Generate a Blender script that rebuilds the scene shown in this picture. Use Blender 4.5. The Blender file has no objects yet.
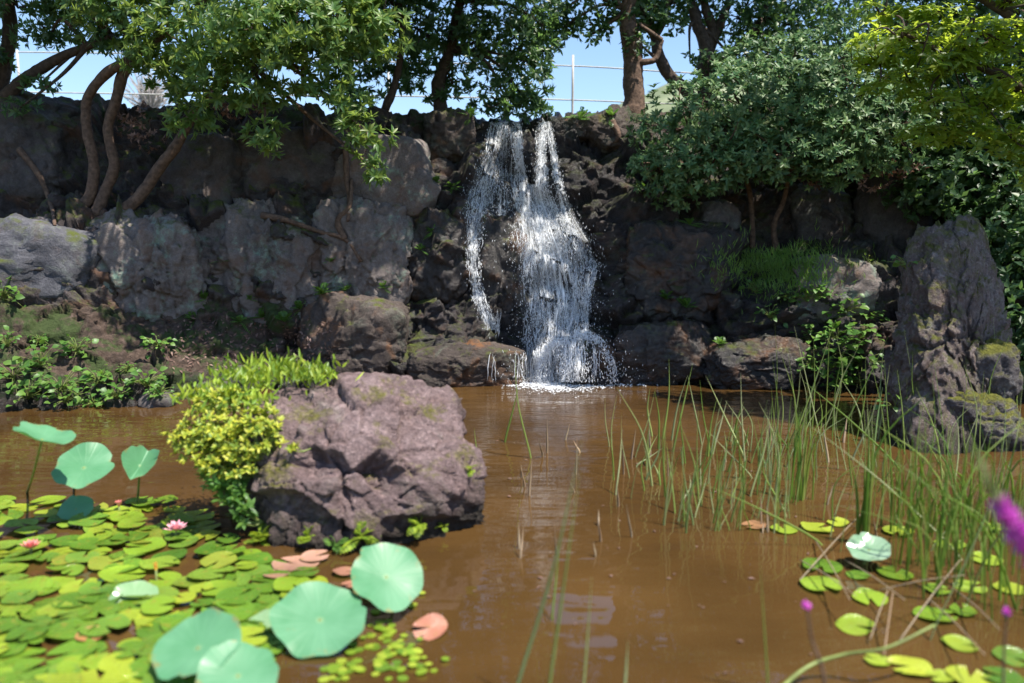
import bpy, bmesh, math, random
import numpy as np
from mathutils import Vector, Matrix, Euler
from mathutils.bvhtree import BVHTree

rng = np.random.default_rng(7)
random.seed(7)
S = bpy.context.scene
COL = S.collection
R = math.radians

# ------------------------------------------------------------------ camera, sky, sun, exposure
CAMZ, HOR, FPX = 1.6, 245.0, 800.0
PITCH = math.atan((341.5 - HOR) / FPX)
cam_d = bpy.data.cameras.new('camera')
cam = bpy.data.objects.new('camera', cam_d)
COL.objects.link(cam)
cam.location = (0, 0, CAMZ)
cam.rotation_euler = (math.pi / 2 - PITCH, 0, 0)
cam_d.sensor_width = 36
cam_d.lens = FPX / 1024 * 36
cam_d.clip_start = 0.05
cam_d.clip_end = 3000
cam_d.dof.use_dof = True
cam_d.dof.focus_distance = 8.0
cam_d.dof.aperture_fstop = 1.0
S.camera = cam

SUN_EL, SUN_AZ = R(65), R(-34)          # azimuth measured from +X towards +Y
sv = Vector((math.cos(SUN_EL) * math.cos(SUN_AZ), math.cos(SUN_EL) * math.sin(SUN_AZ), math.sin(SUN_EL)))
w = bpy.data.worlds.new('World')
S.world = w
w.use_nodes = True
nt = w.node_tree
sky = nt.nodes.new('ShaderNodeTexSky')
sky.sky_type = 'NISHITA'
sky.sun_disc = False
sky.sun_elevation = SUN_EL
sky.sun_rotation = math.atan2(sv.x, sv.y)
sky.air_density = 1.0
sky.dust_density = 0.5
sky.ozone_density = 3.5
bg = nt.nodes['Background']
nt.links.new(sky.outputs[0], bg.inputs[0])
bg.inputs[1].default_value = 0.12
sd = bpy.data.lights.new('sun', 'SUN')
sd.energy = 5.0
sd.angle = R(0.55)
sd.color = (1.0, 0.94, 0.84)
sun = bpy.data.objects.new('sun', sd)
COL.objects.link(sun)
sun.rotation_euler = sv.to_track_quat('Z', 'Y').to_euler()
S.view_settings.view_transform = 'Standard'
S.view_settings.look = 'None'
S.view_settings.exposure = 0.95
S.view_settings.gamma = 1
S.cycles.max_bounces = 7
S.cycles.diffuse_bounces = 4
S.cycles.transparent_max_bounces = 24
S.cycles.use_denoising = True
S.cycles.caustics_reflective = False
S.cycles.caustics_refractive = False

# ------------------------------------------------------------------ measuring helpers
FWD = np.array([0, math.cos(PITCH), -math.sin(PITCH)])
UP = np.array([0, math.sin(PITCH), math.cos(PITCH)])
RT = np.array([1.0, 0, 0])
ORG = np.array([0, 0, CAMZ])


def rayd(px, py):
    return FWD + RT * ((px - 512) / FPX) + UP * (-(py - 341.5) / FPX)


def at(px, py, Y):
    d = rayd(px, py)
    return ORG + d * (Y / d[1])


def onz(px, py, z=0.0):
    d = rayd(px, py)
    return ORG + d * ((z - CAMZ) / d[2])


# ------------------------------------------------------------------ noise (numpy)
def _hash(i, j, k, s=0):
    with np.errstate(over='ignore'):
        h = (i.astype(np.uint32) * np.uint32(374761393) + j.astype(np.uint32) * np.uint32(668265263)
             + k.astype(np.uint32) * np.uint32(2147483647) + np.uint32(s * 1274126177 & 0xffffffff))
        h = (h ^ (h >> np.uint32(13))) * np.uint32(1274126177)
        h = (h ^ (h >> np.uint32(16))) * np.uint32(2246822519)
        h = h ^ (h >> np.uint32(15))
    return h.astype(np.float64) / 4294967295.0


def vnoise(p, s=0):
    f = np.floor(p).astype(np.int64)
    t = p - f
    t = t * t * t * (t * (t * 6 - 15) + 10)
    out = 0
    for a in (0, 1):
        for b in (0, 1):
            for c in (0, 1):
                wgt = (t[:, 0] if a else 1 - t[:, 0]) * (t[:, 1] if b else 1 - t[:, 1]) * (t[:, 2] if c else 1 - t[:, 2])
                out = out + wgt * _hash(f[:, 0] + a, f[:, 1] + b, f[:, 2] + c, s)
    return out * 2 - 1


def fbm(p, octv=4, s=0, gain=0.5):
    a, out, tot = 1.0, 0, 0
    for o in range(octv):
        out = out + a * vnoise(p * (2.03 ** o) + o * 17.3, s + o)
        tot += a
        a *= gain
    return out / tot


def ridged(p, octv=4, s=0):
    a, out, tot = 1.0, 0, 0
    for o in range(octv):
        out = out + a * (1 - np.abs(vnoise(p * (2.1 ** o) + o * 9.1, s + o)))
        tot += a
        a *= 0.5
    return out / tot


def worley(p, s=0):
    f = np.floor(p).astype(np.int64)
    F1 = np.full(len(p), 9.0)
    F2 = np.full(len(p), 9.0)
    ID = np.zeros(len(p))
    for a in (-1, 0, 1):
        for b in (-1, 0, 1):
            for c in (-1, 0, 1):
                i, j, k = f[:, 0] + a, f[:, 1] + b, f[:, 2] + c
                q = np.stack([i + _hash(i, j, k, s + 1), j + _hash(i, j, k, s + 2), k + _hash(i, j, k, s + 3)], 1)
                d = np.linalg.norm(q - p, axis=1)
                m = d < F1
                F2 = np.where(m, F1, np.minimum(F2, d))
                ID = np.where(m, _hash(i, j, k, s + 4), ID)
                F1 = np.where(m, d, F1)
    return F1, F2, ID


def facets(p, s=0):
    """chipped-stone relief: every cell is a small tilted plane"""
    f = np.floor(p).astype(np.int64)
    F1 = np.full(len(p), 9.0)
    F2 = np.full(len(p), 9.0)
    out = np.zeros(len(p))
    for a in (-1, 0, 1):
        for b in (-1, 0, 1):
            for c in (-1, 0, 1):
                i, j, k = f[:, 0] + a, f[:, 1] + b, f[:, 2] + c
                q = np.stack([i + _hash(i, j, k, s + 1), j + _hash(i, j, k, s + 2), k + _hash(i, j, k, s + 3)], 1)
                v = p - q
                d = np.linalg.norm(v, axis=1)
                val = (_hash(i, j, k, s + 4) - .5) * .8 + ((_hash(i, j, k, s + 5) - .5) * v[:, 0] + (_hash(i, j, k, s + 6) - .5) * v[:, 1] + (_hash(i, j, k, s + 7) - .5) * v[:, 2]) * 1.6
                m = d < F1
                F2 = np.where(m, F1, np.minimum(F2, d))
                out = np.where(m, val, out)
                F1 = np.where(m, d, F1)
    return out, F2 - F1


def norm(v):
    return v / np.maximum(np.linalg.norm(v, axis=-1, keepdims=True), 1e-9)


# ------------------------------------------------------------------ mesh helpers
def mesh_data(name, V, Fs, smooth=True):
    """Fs: list of int arrays (n,k), any k each"""
    me = bpy.data.meshes.new(name)
    V = np.asarray(V, dtype=np.float32)
    Fs = [np.asarray(f, dtype=np.int32) for f in Fs if len(f)]
    me.vertices.add(len(V))
    me.vertices.foreach_set('co', V.ravel())
    nl = sum(f.size for f in Fs)
    npoly = sum(len(f) for f in Fs)
    me.loops.add(nl)
    me.polygons.add(npoly)
    me.loops.foreach_set('vertex_index', np.concatenate([f.ravel() for f in Fs]))
    tot = np.concatenate([np.full(len(f), f.shape[1], dtype=np.int32) for f in Fs])
    start = np.concatenate([[0], np.cumsum(tot)[:-1]]).astype(np.int32)
    me.polygons.foreach_set('loop_start', start)
    me.polygons.foreach_set('loop_total', tot)
    me.polygons.foreach_set('use_smooth', np.full(npoly, smooth, dtype=bool))
    me.update(calc_edges=True)
    return me


def tag(o, label=None, cat=None, group=None, kind=None):
    if label: o['label'] = label
    if cat: o['category'] = cat
    if group: o['group'] = group
    if kind: o['kind'] = kind
    return o


def thing(name, label, cat, loc, group=None):
    o = bpy.data.objects.new(name, None)
    o.empty_display_size = 0.1
    COL.objects.link(o)
    o.location = tuple(loc)
    return tag(o, label, cat, group)


def wloc(o):
    v = np.zeros(3)
    while o is not None:
        v = v + np.array(o.location)
        o = o.parent
    return v


def part(name, V, Fs, mat, parent, smooth=True):
    V = np.asarray(V, dtype=np.float64) - wloc(parent)
    me = mesh_data(name, V, Fs, smooth)
    me.materials.append(mat)
    o = bpy.data.objects.new(name, me)
    o.parent = parent
    COL.objects.link(o)
    return o


def solo(name, V, Fs, mat, label=None, cat=None, group=None, kind=None, smooth=True, origin=None):
    V = np.asarray(V, dtype=np.float64)
    if origin is None:
        origin = np.array([(V[:, 0].min() + V[:, 0].max()) / 2, (V[:, 1].min() + V[:, 1].max()) / 2, V[:, 2].min()])
    me = mesh_data(name, V - origin, Fs, smooth)
    me.materials.append(mat)
    o = bpy.data.objects.new(name, me)
    o.location = tuple(origin)
    COL.objects.link(o)
    return tag(o, label, cat, group, kind)


class Acc:
    def __init__(s): s.V, s.F, s.n = [], [], 0

    def add(s, V, Fs):
        for f in Fs:
            if len(f): s.F.append(np.asarray(f) + s.n)
        s.V.append(np.asarray(V, dtype=np.float64))
        s.n += len(V)

    def get(s):
        return np.concatenate(s.V), s.F


def catmull(P, n):
    P = np.asarray(P, dtype=float)
    if len(P) == 2:
        t = np.linspace(0, 1, n)[:, None]
        return P[0] * (1 - t) + P[1] * t
    Q = np.vstack([2 * P[0] - P[1], P, 2 * P[-1] - P[-2]])
    u = np.linspace(0, len(P) - 1 - 1e-6, n)
    i = u.astype(int)
    t = (u - i)[:, None]
    a, b, c, d = Q[i], Q[i + 1], Q[i + 2], Q[i + 3]
    return 0.5 * (2 * b + (c - a) * t + (2 * a - 5 * b + 4 * c - d) * t ** 2 + (3 * b - a - 3 * c + d) * t ** 3)


def tube(P, rad, sides=6, n=None, lump=0.0, seed=0):
    P = np.asarray(P, dtype=float)
    if n is None: n = max(4, len(P) * 4)
    rad = np.asarray(rad, dtype=float) * np.ones(len(P)) if np.ndim(rad) == 0 else np.asarray(rad, dtype=float)
    r = np.interp(np.linspace(0, 1, n), np.linspace(0, 1, len(rad)), rad)
    C = catmull(P, n)
    T = norm(np.gradient(C, axis=0))
    ref = np.array([0, 1.0, 0]) if abs(T[:, 1]).mean() < 0.7 else np.array([1.0, 0, 0])
    A = norm(np.cross(T, ref))
    B = np.cross(T, A)
    th = np.linspace(0, 2 * math.pi, sides, endpoint=False)
    V = C[:, None, :] + r[:, None, None] * (A[:, None, :] * np.cos(th)[None, :, None] + B[:, None, :] * np.sin(th)[None, :, None])
    V = V.reshape(-1, 3)
    if lump:
        ctr = np.repeat(C, sides, 0)
        f = 1 + lump * fbm(V * 9 + seed * 3.1, 3, seed)
        V = ctr + (V - ctr) * f[:, None]
    i = np.arange(n - 1)[:, None] * sides
    j = np.arange(sides)[None, :]
    k = (j + 1) % sides
    F = np.stack([i + j, i + k, i + sides + k, i + sides + j], -1).reshape(-1, 4)
    caps = [np.arange(sides)[None, ::-1], (np.arange(sides) + (n - 1) * sides)[None, :]]
    return V, [F] + caps


def leaf_geo(base, d, up, L, W, droop=0.12, fold=0.15, hi=False):
    """many leaves at once. base,d,up (N,3); L,W (N,)"""
    N = len(base)
    d = norm(d)
    s = norm(np.cross(d, up))
    n = np.cross(s, d)
    L = np.asarray(L)[:, None] * np.ones((N, 1))
    W = np.asarray(W)[:, None] * np.ones((N, 1))
    dr = (np.asarray(droop) * np.ones(N))[:, None]
    if not hi:
        v = np.stack([base, base + .5 * L * d - .5 * W * s + fold * W * n, base + .5 * L * d,
                      base + .5 * L * d + .5 * W * s + fold * W * n, base + L * d - dr * L * n], 1)
        F = np.array([[0, 2, 4, 1], [0, 3, 4, 2]])
    else:
        m1 = base + .34 * L * d
        m2 = base + .7 * L * d - dr * .35 * L * n
        v = np.stack([base, m1 - .48 * W * s + fold * W * n, m1, m1 + .48 * W * s + fold * W * n,
                      m2 - .36 * W * s + fold * .8 * W * n, m2, m2 + .36 * W * s + fold * .8 * W * n,
                      base + L * d - dr * L * n], 1)
        F = np.array([[0, 2, 1, 0], [1, 2, 5, 4], [2, 3, 6, 5], [0, 3, 2, 0], [4, 5, 7, 4], [5, 6, 7, 5]])
        k = v.shape[1]
        V = v.reshape(-1, 3)
        off = np.arange(N)[:, None, None] * k
        T = (off + np.array([[0, 2, 1], [0, 3, 2], [4, 5, 7], [5, 6, 7]])[None]).reshape(-1, 3)
        Q = (off + np.array([[1, 2, 5, 4], [2, 3, 6, 5]])[None]).reshape(-1, 4)
        return V, [T, Q]
    k = v.shape[1]
    return v.reshape(-1, 3), [(np.arange(N)[:, None, None] * k + F[None]).reshape(-1, 4)]


def rosettes(tip, axis, k, L, W, el=(10, 50), hi=False, droop=0.15, r=rng):
    """whorls of k leaves round each tip"""
    N = len(tip)
    axis = norm(axis)
    ref = np.where(np.abs(axis[:, 2:3]) < .9, np.array([[0, 0, 1.0]]), np.array([[1.0, 0, 0]]))
    a = norm(np.cross(axis, ref))
    b = np.cross(axis, a)
    ph = (np.arange(k)[None] / k * 2 * math.pi * 2.618 + r.uniform(0, 6.28, (N, 1)) + r.normal(0, .25, (N, k)))
    e = np.radians(r.uniform(el[0], el[1], (N, k)))
    rad = a[:, None] * np.cos(ph)[..., None] + b[:, None] * np.sin(ph)[..., None]
    d = rad * np.cos(e)[..., None] + axis[:, None] * np.sin(e)[..., None]
    base = (tip[:, None] + axis[:, None] * r.uniform(-.25, .05, (N, k, 1)) * L).reshape(-1, 3)
    d = d.reshape(-1, 3)
    up = np.repeat(axis, k, 0) + r.normal(0, .15, (N * k, 3))
    LL = L * r.uniform(.65, 1.15, N * k)
    return leaf_geo(base, d, up, LL, LL * (W / L) * r.uniform(.8, 1.2, N * k), droop=r.uniform(0, droop * 2, N * k), hi=hi)


# ------------------------------------------------------------------ material helpers
def mat_new(name):
    m = bpy.data.materials.new(name)
    m.use_nodes = True
    t = m.node_tree
    b = t.nodes['Principled BSDF']
    return m, t, b


def N(t, typ, **kw):
    n = t.nodes.new(typ)
    for k, v in kw.items():
        if k.startswith('i_'):
            n.inputs[int(k[2:]) if k[2:].isdigit() else k[2:].replace('_', ' ')].default_value = v
        else:
            setattr(n, k, v)
    return n


def ramp(t, stops, interp='LINEAR'):
    n = t.nodes.new('ShaderNodeValToRGB')
    n.color_ramp.interpolation = interp
    e = n.color_ramp.elements
    while len(e) < len(stops): e.new(0.5)
    for el, (p, c) in zip(e, stops):
        el.position = p
        el.color = (*c, 1) if len(c) == 3 else c
    return n


def mix(t, fac, a, b, blend='MIX'):
    n = t.nodes.new('ShaderNodeMix')
    n.data_type = 'RGBA'
    n.blend_type = blend
    for sock, v in ((n.inputs['Factor'], fac), (n.inputs['A'], a), (n.inputs['B'], b)):
        if hasattr(v, 'is_linked') or hasattr(v, 'links'):
            t.links.new(v, sock)
        elif isinstance(v, (int, float)):
            sock.default_value = v
        else:
            sock.default_value = (*v, 1)
    return n.outputs['Result']


def maprange(t, v, a, b, c=0.0, d=1.0):
    n = t.nodes.new('ShaderNodeMapRange')
    t.links.new(v, n.inputs[0])
    for i, x in enumerate((a, b, c, d)): n.inputs[i + 1].default_value = x
    return n.outputs[0]


def math2(t, op, a, b):
    n = t.nodes.new('ShaderNodeMath')
    n.operation = op
    for s, v in zip(n.inputs, (a, b)):
        if isinstance(v, (int, float)): s.default_value = v
        else: t.links.new(v, s)
    return n.outputs[0]


def rock_mat(name, dark, mid, light, lichen=0.0, lichen_col=(.20, .26, .19), moss=0.0, moss_col=(.07, .085, .012),
             rough=0.85, rust=0.0, scale=1.0, bump=0.5, attrs=False, waterline=False):
    m, t, b = mat_new(name)
    geo = N(t, 'ShaderNodeNewGeometry')
    pos = geo.outputs['Position']

    def noise(sc, det=6, rg=.6, dist=0.0):
        n = N(t, 'ShaderNodeTexNoise')
        n.inputs['Scale'].default_value = sc
        n.inputs['Detail'].default_value = det
        n.inputs['Roughness'].default_value = rg
        n.inputs['Distortion'].default_value = dist
        t.links.new(pos, n.inputs['Vector'])
        return n.outputs['Fac']
    n1, n2, n3 = noise(1.6 * scale, 8, .68, .6), noise(13 * scale, 6, .7), noise(60 * scale, 4, .6)
    c = ramp(t, [(.3, dark), (.5, mid), (.72, light)])
    t.links.new(math2(t, 'ADD', math2(t, 'MULTIPLY', n1, .55), math2(t, 'MULTIPLY', n2, .45)), c.inputs[0])
    col = c.outputs[0]
    spk = maprange(t, n3, .35, .7, .82, 1.16)
    col = mix(t, 1.0, col, spk, 'MULTIPLY')
    if rust:
        col = mix(t, math2(t, 'MULTIPLY', maprange(t, noise(2.3 * scale, 5, .6, 1.), .52, .68), rust), col, (.17, .075, .03))
    if lichen:
        lm = math2(t, 'MULTIPLY', maprange(t, noise(2.6 * scale, 7, .72, .4), .53, .66), lichen)
        lm = math2(t, 'MULTIPLY', lm, maprange(t, n2, .35, .6))
        col = mix(t, lm, col, lichen_col)
    if moss:
        sx = N(t, 'ShaderNodeSeparateXYZ')
        t.links.new(geo.outputs['Normal'], sx.inputs[0])
        mm = math2(t, 'MULTIPLY', maprange(t, sx.outputs[2], .1, .7), maprange(t, noise(4 * scale, 6, .7), .56 - .25 * moss, .68 - .25 * moss))
        col = mix(t, mm, col, moss_col)
    rgh = rough
    if attrs:
        wet = N(t, 'ShaderNodeAttribute', attribute_name='wet').outputs['Fac']
        soil = N(t, 'ShaderNodeAttribute', attribute_name='soil').outputs['Fac']
        sc_ = ramp(t, [(.3, (.03, .021, .016)), (.5, (.07, .046, .034)), (.66, (.12, .083, .066))])
        t.links.new(n2, sc_.inputs[0])
        sm = maprange(t, math2(t, 'ADD', soil, math2(t, 'MULTIPLY', math2(t, 'SUBTRACT', n1, .5), 1.6)), .4, .6)
        col = mix(t, sm, col, sc_.outputs[0])
        gm = math2(t, 'MULTIPLY', sm, maprange(t, noise(3.1, 6, .7), .47, .56))
        col = mix(t, gm, col, (.04, .06, .016))
        col = mix(t, math2(t, 'MULTIPLY', wet, .75), col, (.013, .0125, .014))
        rgh = maprange(t, wet, 0, 1, rough, .28)
    if waterline:
        sz = N(t, 'ShaderNodeSeparateXYZ')
        t.links.new(pos, sz.inputs[0])
        wl = maprange(t, math2(t, 'ADD', sz.outputs[2], math2(t, 'MULTIPLY', math2(t, 'SUBTRACT', n1, .5), .5)), .03, .22, .92, 0)
        col = mix(t, wl, col, (.02, .017, .012))
    t.links.new(col, b.inputs['Base Color'])
    if isinstance(rgh, float): b.inputs['Roughness'].default_value = rgh
    else: t.links.new(rgh, b.inputs['Roughness'])
    b.inputs['Specular IOR Level'].default_value = .35
    hgt = math2(t, 'ADD', math2(t, 'MULTIPLY', maprange(t, noise(24 * scale, 5, .75, .3), .38, .55), .35),
                math2(t, 'ADD', math2(t, 'MULTIPLY', n2, .8), math2(t, 'MULTIPLY', n3, .16)))
    bp = N(t, 'ShaderNodeBump')
    bp.inputs['Strength'].default_value = bump
    bp.inputs['Distance'].default_value = .05
    t.links.new(hgt, bp.inputs['Height'])
    t.links.new(bp.outputs[0], b.inputs['Normal'])
    return m


def leaf_mat(name, cols, trans=(.16, .24, .03), tw=.3, rough=.38, per='island', spec=.5):
    """cols: ramp stops over a random value for each leaf"""
    m, t, b = mat_new(name)
    if per == 'island':
        rnd = N(t, 'ShaderNodeNewGeometry').outputs['Random Per Island']
    else:
        rnd = N(t, 'ShaderNodeObjectInfo').outputs['Random']
    c = ramp(t, [(i / max(1, len(cols) - 1), x) for i, x in enumerate(cols)])
    t.links.new(rnd, c.inputs[0])
    no = N(t, 'ShaderNodeTexNoise')
    no.inputs['Scale'].default_value = 2.2
    no.inputs['Detail'].default_value = 3
    g = N(t, 'ShaderNodeNewGeometry')
    t.links.new(g.outputs['Position'], no.inputs['Vector'])
    col = mix(t, 1.0, c.outputs[0], maprange(t, no.outputs['Fac'], .3, .7, .7, 1.25), 'MULTIPLY')
    t.links.new(col, b.inputs['Base Color'])
    b.inputs['Roughness'].default_value = rough
    b.inputs['Specular IOR Level'].default_value = spec
    tr = N(t, 'ShaderNodeBsdfTranslucent')
    tr.inputs[0].default_value = (*trans, 1)
    ms = N(t, 'ShaderNodeMixShader')
    ms.inputs[0].default_value = tw
    t.links.new(b.outputs[0], ms.inputs[1])
    t.links.new(tr.outputs[0], ms.inputs[2])
    t.links.new(ms.outputs[0], t.nodes['Material Output'].inputs[0])
    return m


def plain_mat(name, col, rough=.6, var=.25, sc=20, bump=.2, spec=.4):
    m, t, b = mat_new(name)
    g = N(t, 'ShaderNodeTexCoord')
    no = N(t, 'ShaderNodeTexNoise')
    no.inputs['Scale'].default_value = sc
    no.inputs['Detail'].default_value = 5
    t.links.new(g.outputs['Object'], no.inputs['Vector'])
    t.links.new(mix(t, 1.0, col, maprange(t, no.outputs['Fac'], .3, .7, 1 - var, 1 + var), 'MULTIPLY'), b.inputs['Base Color'])
    b.inputs['Roughness'].default_value = rough
    b.inputs['Specular IOR Level'].default_value = spec
    bp = N(t, 'ShaderNodeBump')
    bp.inputs['Strength'].default_value = bump
    bp.inputs['Distance'].default_value = .02
    t.links.new(no.outputs['Fac'], bp.inputs['Height'])
    t.links.new(bp.outputs[0], b.inputs['Normal'])
    return m


M = {}
M['cliff'] = rock_mat('cliff_rock', (.022, .018, .018), (.058, .047, .047), (.12, .098, .096), lichen=.35, moss=.35, rust=.5, attrs=True, bump=.7)
M['grey_boulder'] = rock_mat('grey_boulder_rock', (.065, .053, .049), (.165, .138, .128), (.28, .24, .222), lichen=.95, lichen_col=(.22, .33, .25), moss=.15, rust=.45)
M['blue_boulder'] = rock_mat('blue_grey_boulder_rock', (.035, .036, .043), (.08, .08, .094), (.16, .157, .17), lichen=.4, moss=.2, rust=.2)
M['dark_boulder'] = rock_mat('dark_boulder_rock', (.03, .025, .025), (.075, .064, .062), (.14, .12, .117), lichen=.3, moss=.3, rust=.3)
M['brown_boulder'] = rock_mat('brown_boulder_rock', (.024, .018, .015), (.065, .05, .043), (.13, .102, .09), lichen=.3, moss=.08, rust=.8)
M['wet_boulder'] = rock_mat('wet_boulder_rock', (.012, .011, .012), (.032, .027, .026), (.075, .06, .056), lichen=.15, moss=.1, rust=.5, rough=.32)
M['centre_rock'] = rock_mat('purple_basalt', (.065, .044, .043), (.18, .124, .122), (.36, .27, .265), lichen=.25, moss=.16, moss_col=(.13, .12, .025), rust=.15, scale=1.15, bump=.8, waterline=True)
M['pillar_rock'] = rock_mat('pillar_basalt', (.068, .051, .047), (.195, .15, .14), (.35, .295, .28), lichen=.8, lichen_col=(.3, .3, .3), moss=.5, moss_col=(.12, .125, .02), rust=.3, scale=1.8, bump=.9, waterline=True)
M['mossy_rock'] = rock_mat('mossy_basalt', (.05, .043, .048), (.13, .115, .12), (.26, .235, .24), lichen=.7, lichen_col=(.3, .3, .3), moss=1.0, moss_col=(.15, .15, .02), scale=1.8, bump=.9, waterline=True)
M['bark'] = plain_mat('brown_bark', (.115, .072, .05), .9, .45, 22, .8)
M['bark_dark'] = plain_mat('dark_bark', (.07, .048, .036), .9, .45, 22, .8)
M['leaf_tobira'] = leaf_mat('whorled_evergreen_leaf', [(.05, .12, .036), (.075, .155, .04), (.11, .19, .046), (.2, .25, .06)], (.34, .47, .09), .44, .4, spec=.4)
M['leaf_dark'] = leaf_mat('dark_evergreen_leaf', [(.03, .075, .036), (.042, .095, .042), (.06, .12, .044), (.09, .15, .05)], (.2, .36, .09), .42, .4)
M['leaf_grey'] = leaf_mat('grey_green_leaf', [(.05, .125, .05), (.075, .16, .058), (.115, .20, .072), (.21, .29, .12)], (.16, .27, .09), .28, .46, spec=.35)
M['leaf_bright'] = leaf_mat('bright_maple_leaf', [(.09, .18, .025), (.12, .21, .03), (.16, .235, .03), (.23, .27, .035)], (.5, .62, .06), .58, .42)
M['leaf_bank'] = leaf_mat('bank_plant_leaf', [(.06, .15, .03), (.09, .20, .035), (.14, .25, .045)], (.22, .42, .05), .35, .45)
M['leaf_fern'] = leaf_mat('lime_fern_leaf', [(.08, .17, .02), (.19, .31, .025), (.28, .39, .03), (.38, .46, .05)], (.42, .52, .03), .35, .45)
M['leaf_yellow'] = leaf_mat('yellow_green_leaf', [(.10, .19, .025), (.24, .32, .03), (.40, .42, .035), (.48, .47, .05)], (.36, .38, .025), .3, .5)
M['leaf_dry'] = leaf_mat('dry_brown_leaf', [(.13, .075, .055), (.2, .12, .095), (.28, .18, .15)], (.2, .1, .06), .25, .7)
M['reed'] = leaf_mat('reed_blade', [(.13, .24, .05), (.22, .32, .07), (.33, .40, .14), (.46, .48, .28), (.2, .32, .12)], (.5, .6, .16), .42, .45, per='object')
M['sedge'] = leaf_mat('sedge_blade', [(.07, .16, .025), (.13, .23, .03), (.21, .3, .045), (.3, .29, .10)], (.42, .56, .09), .42, .42)
M['dry_reed'] = leaf_mat('dry_reed_stalk', [(.24, .18, .11), (.33, .26, .17), (.3, .2, .12)], (.2, .14, .07), .15, .7, per='object')
M['stalk'] = plain_mat('green_stalk', (.16, .20, .05), .5, .3, 15, .1)

# ------------------------------------------------------------------ terrain, hills, water
def wgrid(xs, ys, zf):
    X, Y = np.meshgrid(xs, ys)
    P = np.stack([X.ravel(), Y.ravel()], 1)
    V = np.column_stack([P, zf(P)])
    nx, ny = len(xs), len(ys)
    i, j = np.meshgrid(np.arange(nx - 1), np.arange(ny - 1))
    a = (j * nx + i).ravel()
    return V, [np.stack([a, a + 1, a + nx + 1, a + nx], 1)]


def gz(P):
    x, y = P[:, 0], P[:, 1]
    p3 = np.column_stack([x, y, np.zeros(len(x))])
    bas = np.clip((11.6 - y) / .9, 0, 1)
    side = np.clip((np.abs(x) - 13) / 4, 0, 1)
    near = np.clip((.9 - y) / 1.0, 0, 1)
    low = -.75 + np.maximum(near * .9, side * 1.2)
    plate = 3.28 + .06 * fbm(p3 * .6, 3, 5) + np.clip((y - 40) / 60, 0, 1) * 1.0
    return low * bas + plate * (1 - bas)


xs = np.concatenate([[-1500, -600, -250, -100, -50], np.linspace(-26, 26, 90), [50, 100, 250, 600, 1500]])
ys = np.concatenate([[-800, -300, -100, -40, -15, -6], np.linspace(-3, 22, 70), [30, 45, 70, 110, 200, 500, 1500]])
V, F = wgrid(xs, ys, gz)
m, t, b = mat_new('grassy_soil')
no = N(t, 'ShaderNodeTexNoise'); no.inputs['Scale'].default_value = 1.3; no.inputs['Detail'].default_value = 8
g = N(t, 'ShaderNodeNewGeometry'); t.links.new(g.outputs['Position'], no.inputs['Vector'])
rp = ramp(t, [(.35, (.09, .06, .04)), (.5, (.07, .075, .025)), (.65, (.06, .10, .025))]); t.links.new(no.outputs['Fac'], rp.inputs[0])
t.links.new(rp.outputs[0], b.inputs['Base Color']); b.inputs['Roughness'].default_value = .95
solo('ground', V, F, m, kind='structure', origin=np.zeros(3))

# distant hills; woods coloured paler to stand in for haze
def hz(P):
    x, y = P[:, 0], P[:, 1]
    h = 37 * np.exp(-((x - 62) / 55) ** 2 - ((y - 240) / 70) ** 2) + 20 * np.exp(-((x + 118) / 75) ** 2 - ((y - 260) / 70) ** 2) + 22 * np.exp(-((y - 300) / 70) ** 2)
    p3 = np.column_stack([x, y, np.zeros(len(x))])
    return h * (1 + .1 * fbm(p3 * .03, 4, 9)) + 2.2 * fbm(p3 * .11, 3, 4) + 1
V, F = wgrid(np.linspace(-420, 420, 170), np.linspace(130, 420, 60), hz)
m, t, b = mat_new('hazed_hill_woods')
no = N(t, 'ShaderNodeTexNoise'); no.inputs['Scale'].default_value = .12; no.inputs['Detail'].default_value = 8
g = N(t, 'ShaderNodeNewGeometry'); t.links.new(g.outputs['Position'], no.inputs['Vector'])
rp = ramp(t, [(.35, (.12, .15, .08)), (.55, (.17, .20, .11)), (.7, (.25, .26, .17))]); t.links.new(no.outputs['Fac'], rp.inputs[0])
t.links.new(rp.outputs[0], b.inputs['Base Color']); b.inputs['Roughness'].default_value = 1
solo('hills', V, F, m, kind='structure', origin=np.zeros(3))

# pond water: muddy, glossy, rippled
V, F = wgrid(np.linspace(-15, 15, 61), np.linspace(.35, 11.2, 41), lambda P: np.zeros(len(P)))
m, t, b = mat_new('muddy_water')
g = N(t, 'ShaderNodeNewGeometry')
mp = N(t, 'ShaderNodeMapping'); mp.inputs['Scale'].default_value = (.55, 1.7, 1); t.links.new(g.outputs['Position'], mp.inputs['Vector'])
n0 = N(t, 'ShaderNodeTexNoise'); n0.inputs['Scale'].default_value = .8; n0.inputs['Detail'].default_value = 4; t.links.new(g.outputs['Position'], n0.inputs['Vector'])
rp = ramp(t, [(.3, (.046, .0245, .008)), (.7, (.090, .048, .0155))]); t.links.new(n0.outputs['Fac'], rp.inputs[0])
t.links.new(rp.outputs[0], b.inputs['Base Color'])
b.inputs['Roughness'].default_value = .012
b.inputs['IOR'].default_value = 1.55
n1 = N(t, 'ShaderNodeTexNoise'); n1.inputs['Scale'].default_value = 2.3; n1.inputs['Detail'].default_value = 2; t.links.new(mp.outputs[0], n1.inputs['Vector'])
n2 = N(t, 'ShaderNodeTexNoise'); n2.inputs['Scale'].default_value = 16; n2.inputs['Detail'].default_value = 3; t.links.new(mp.outputs[0], n2.inputs['Vector'])
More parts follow.
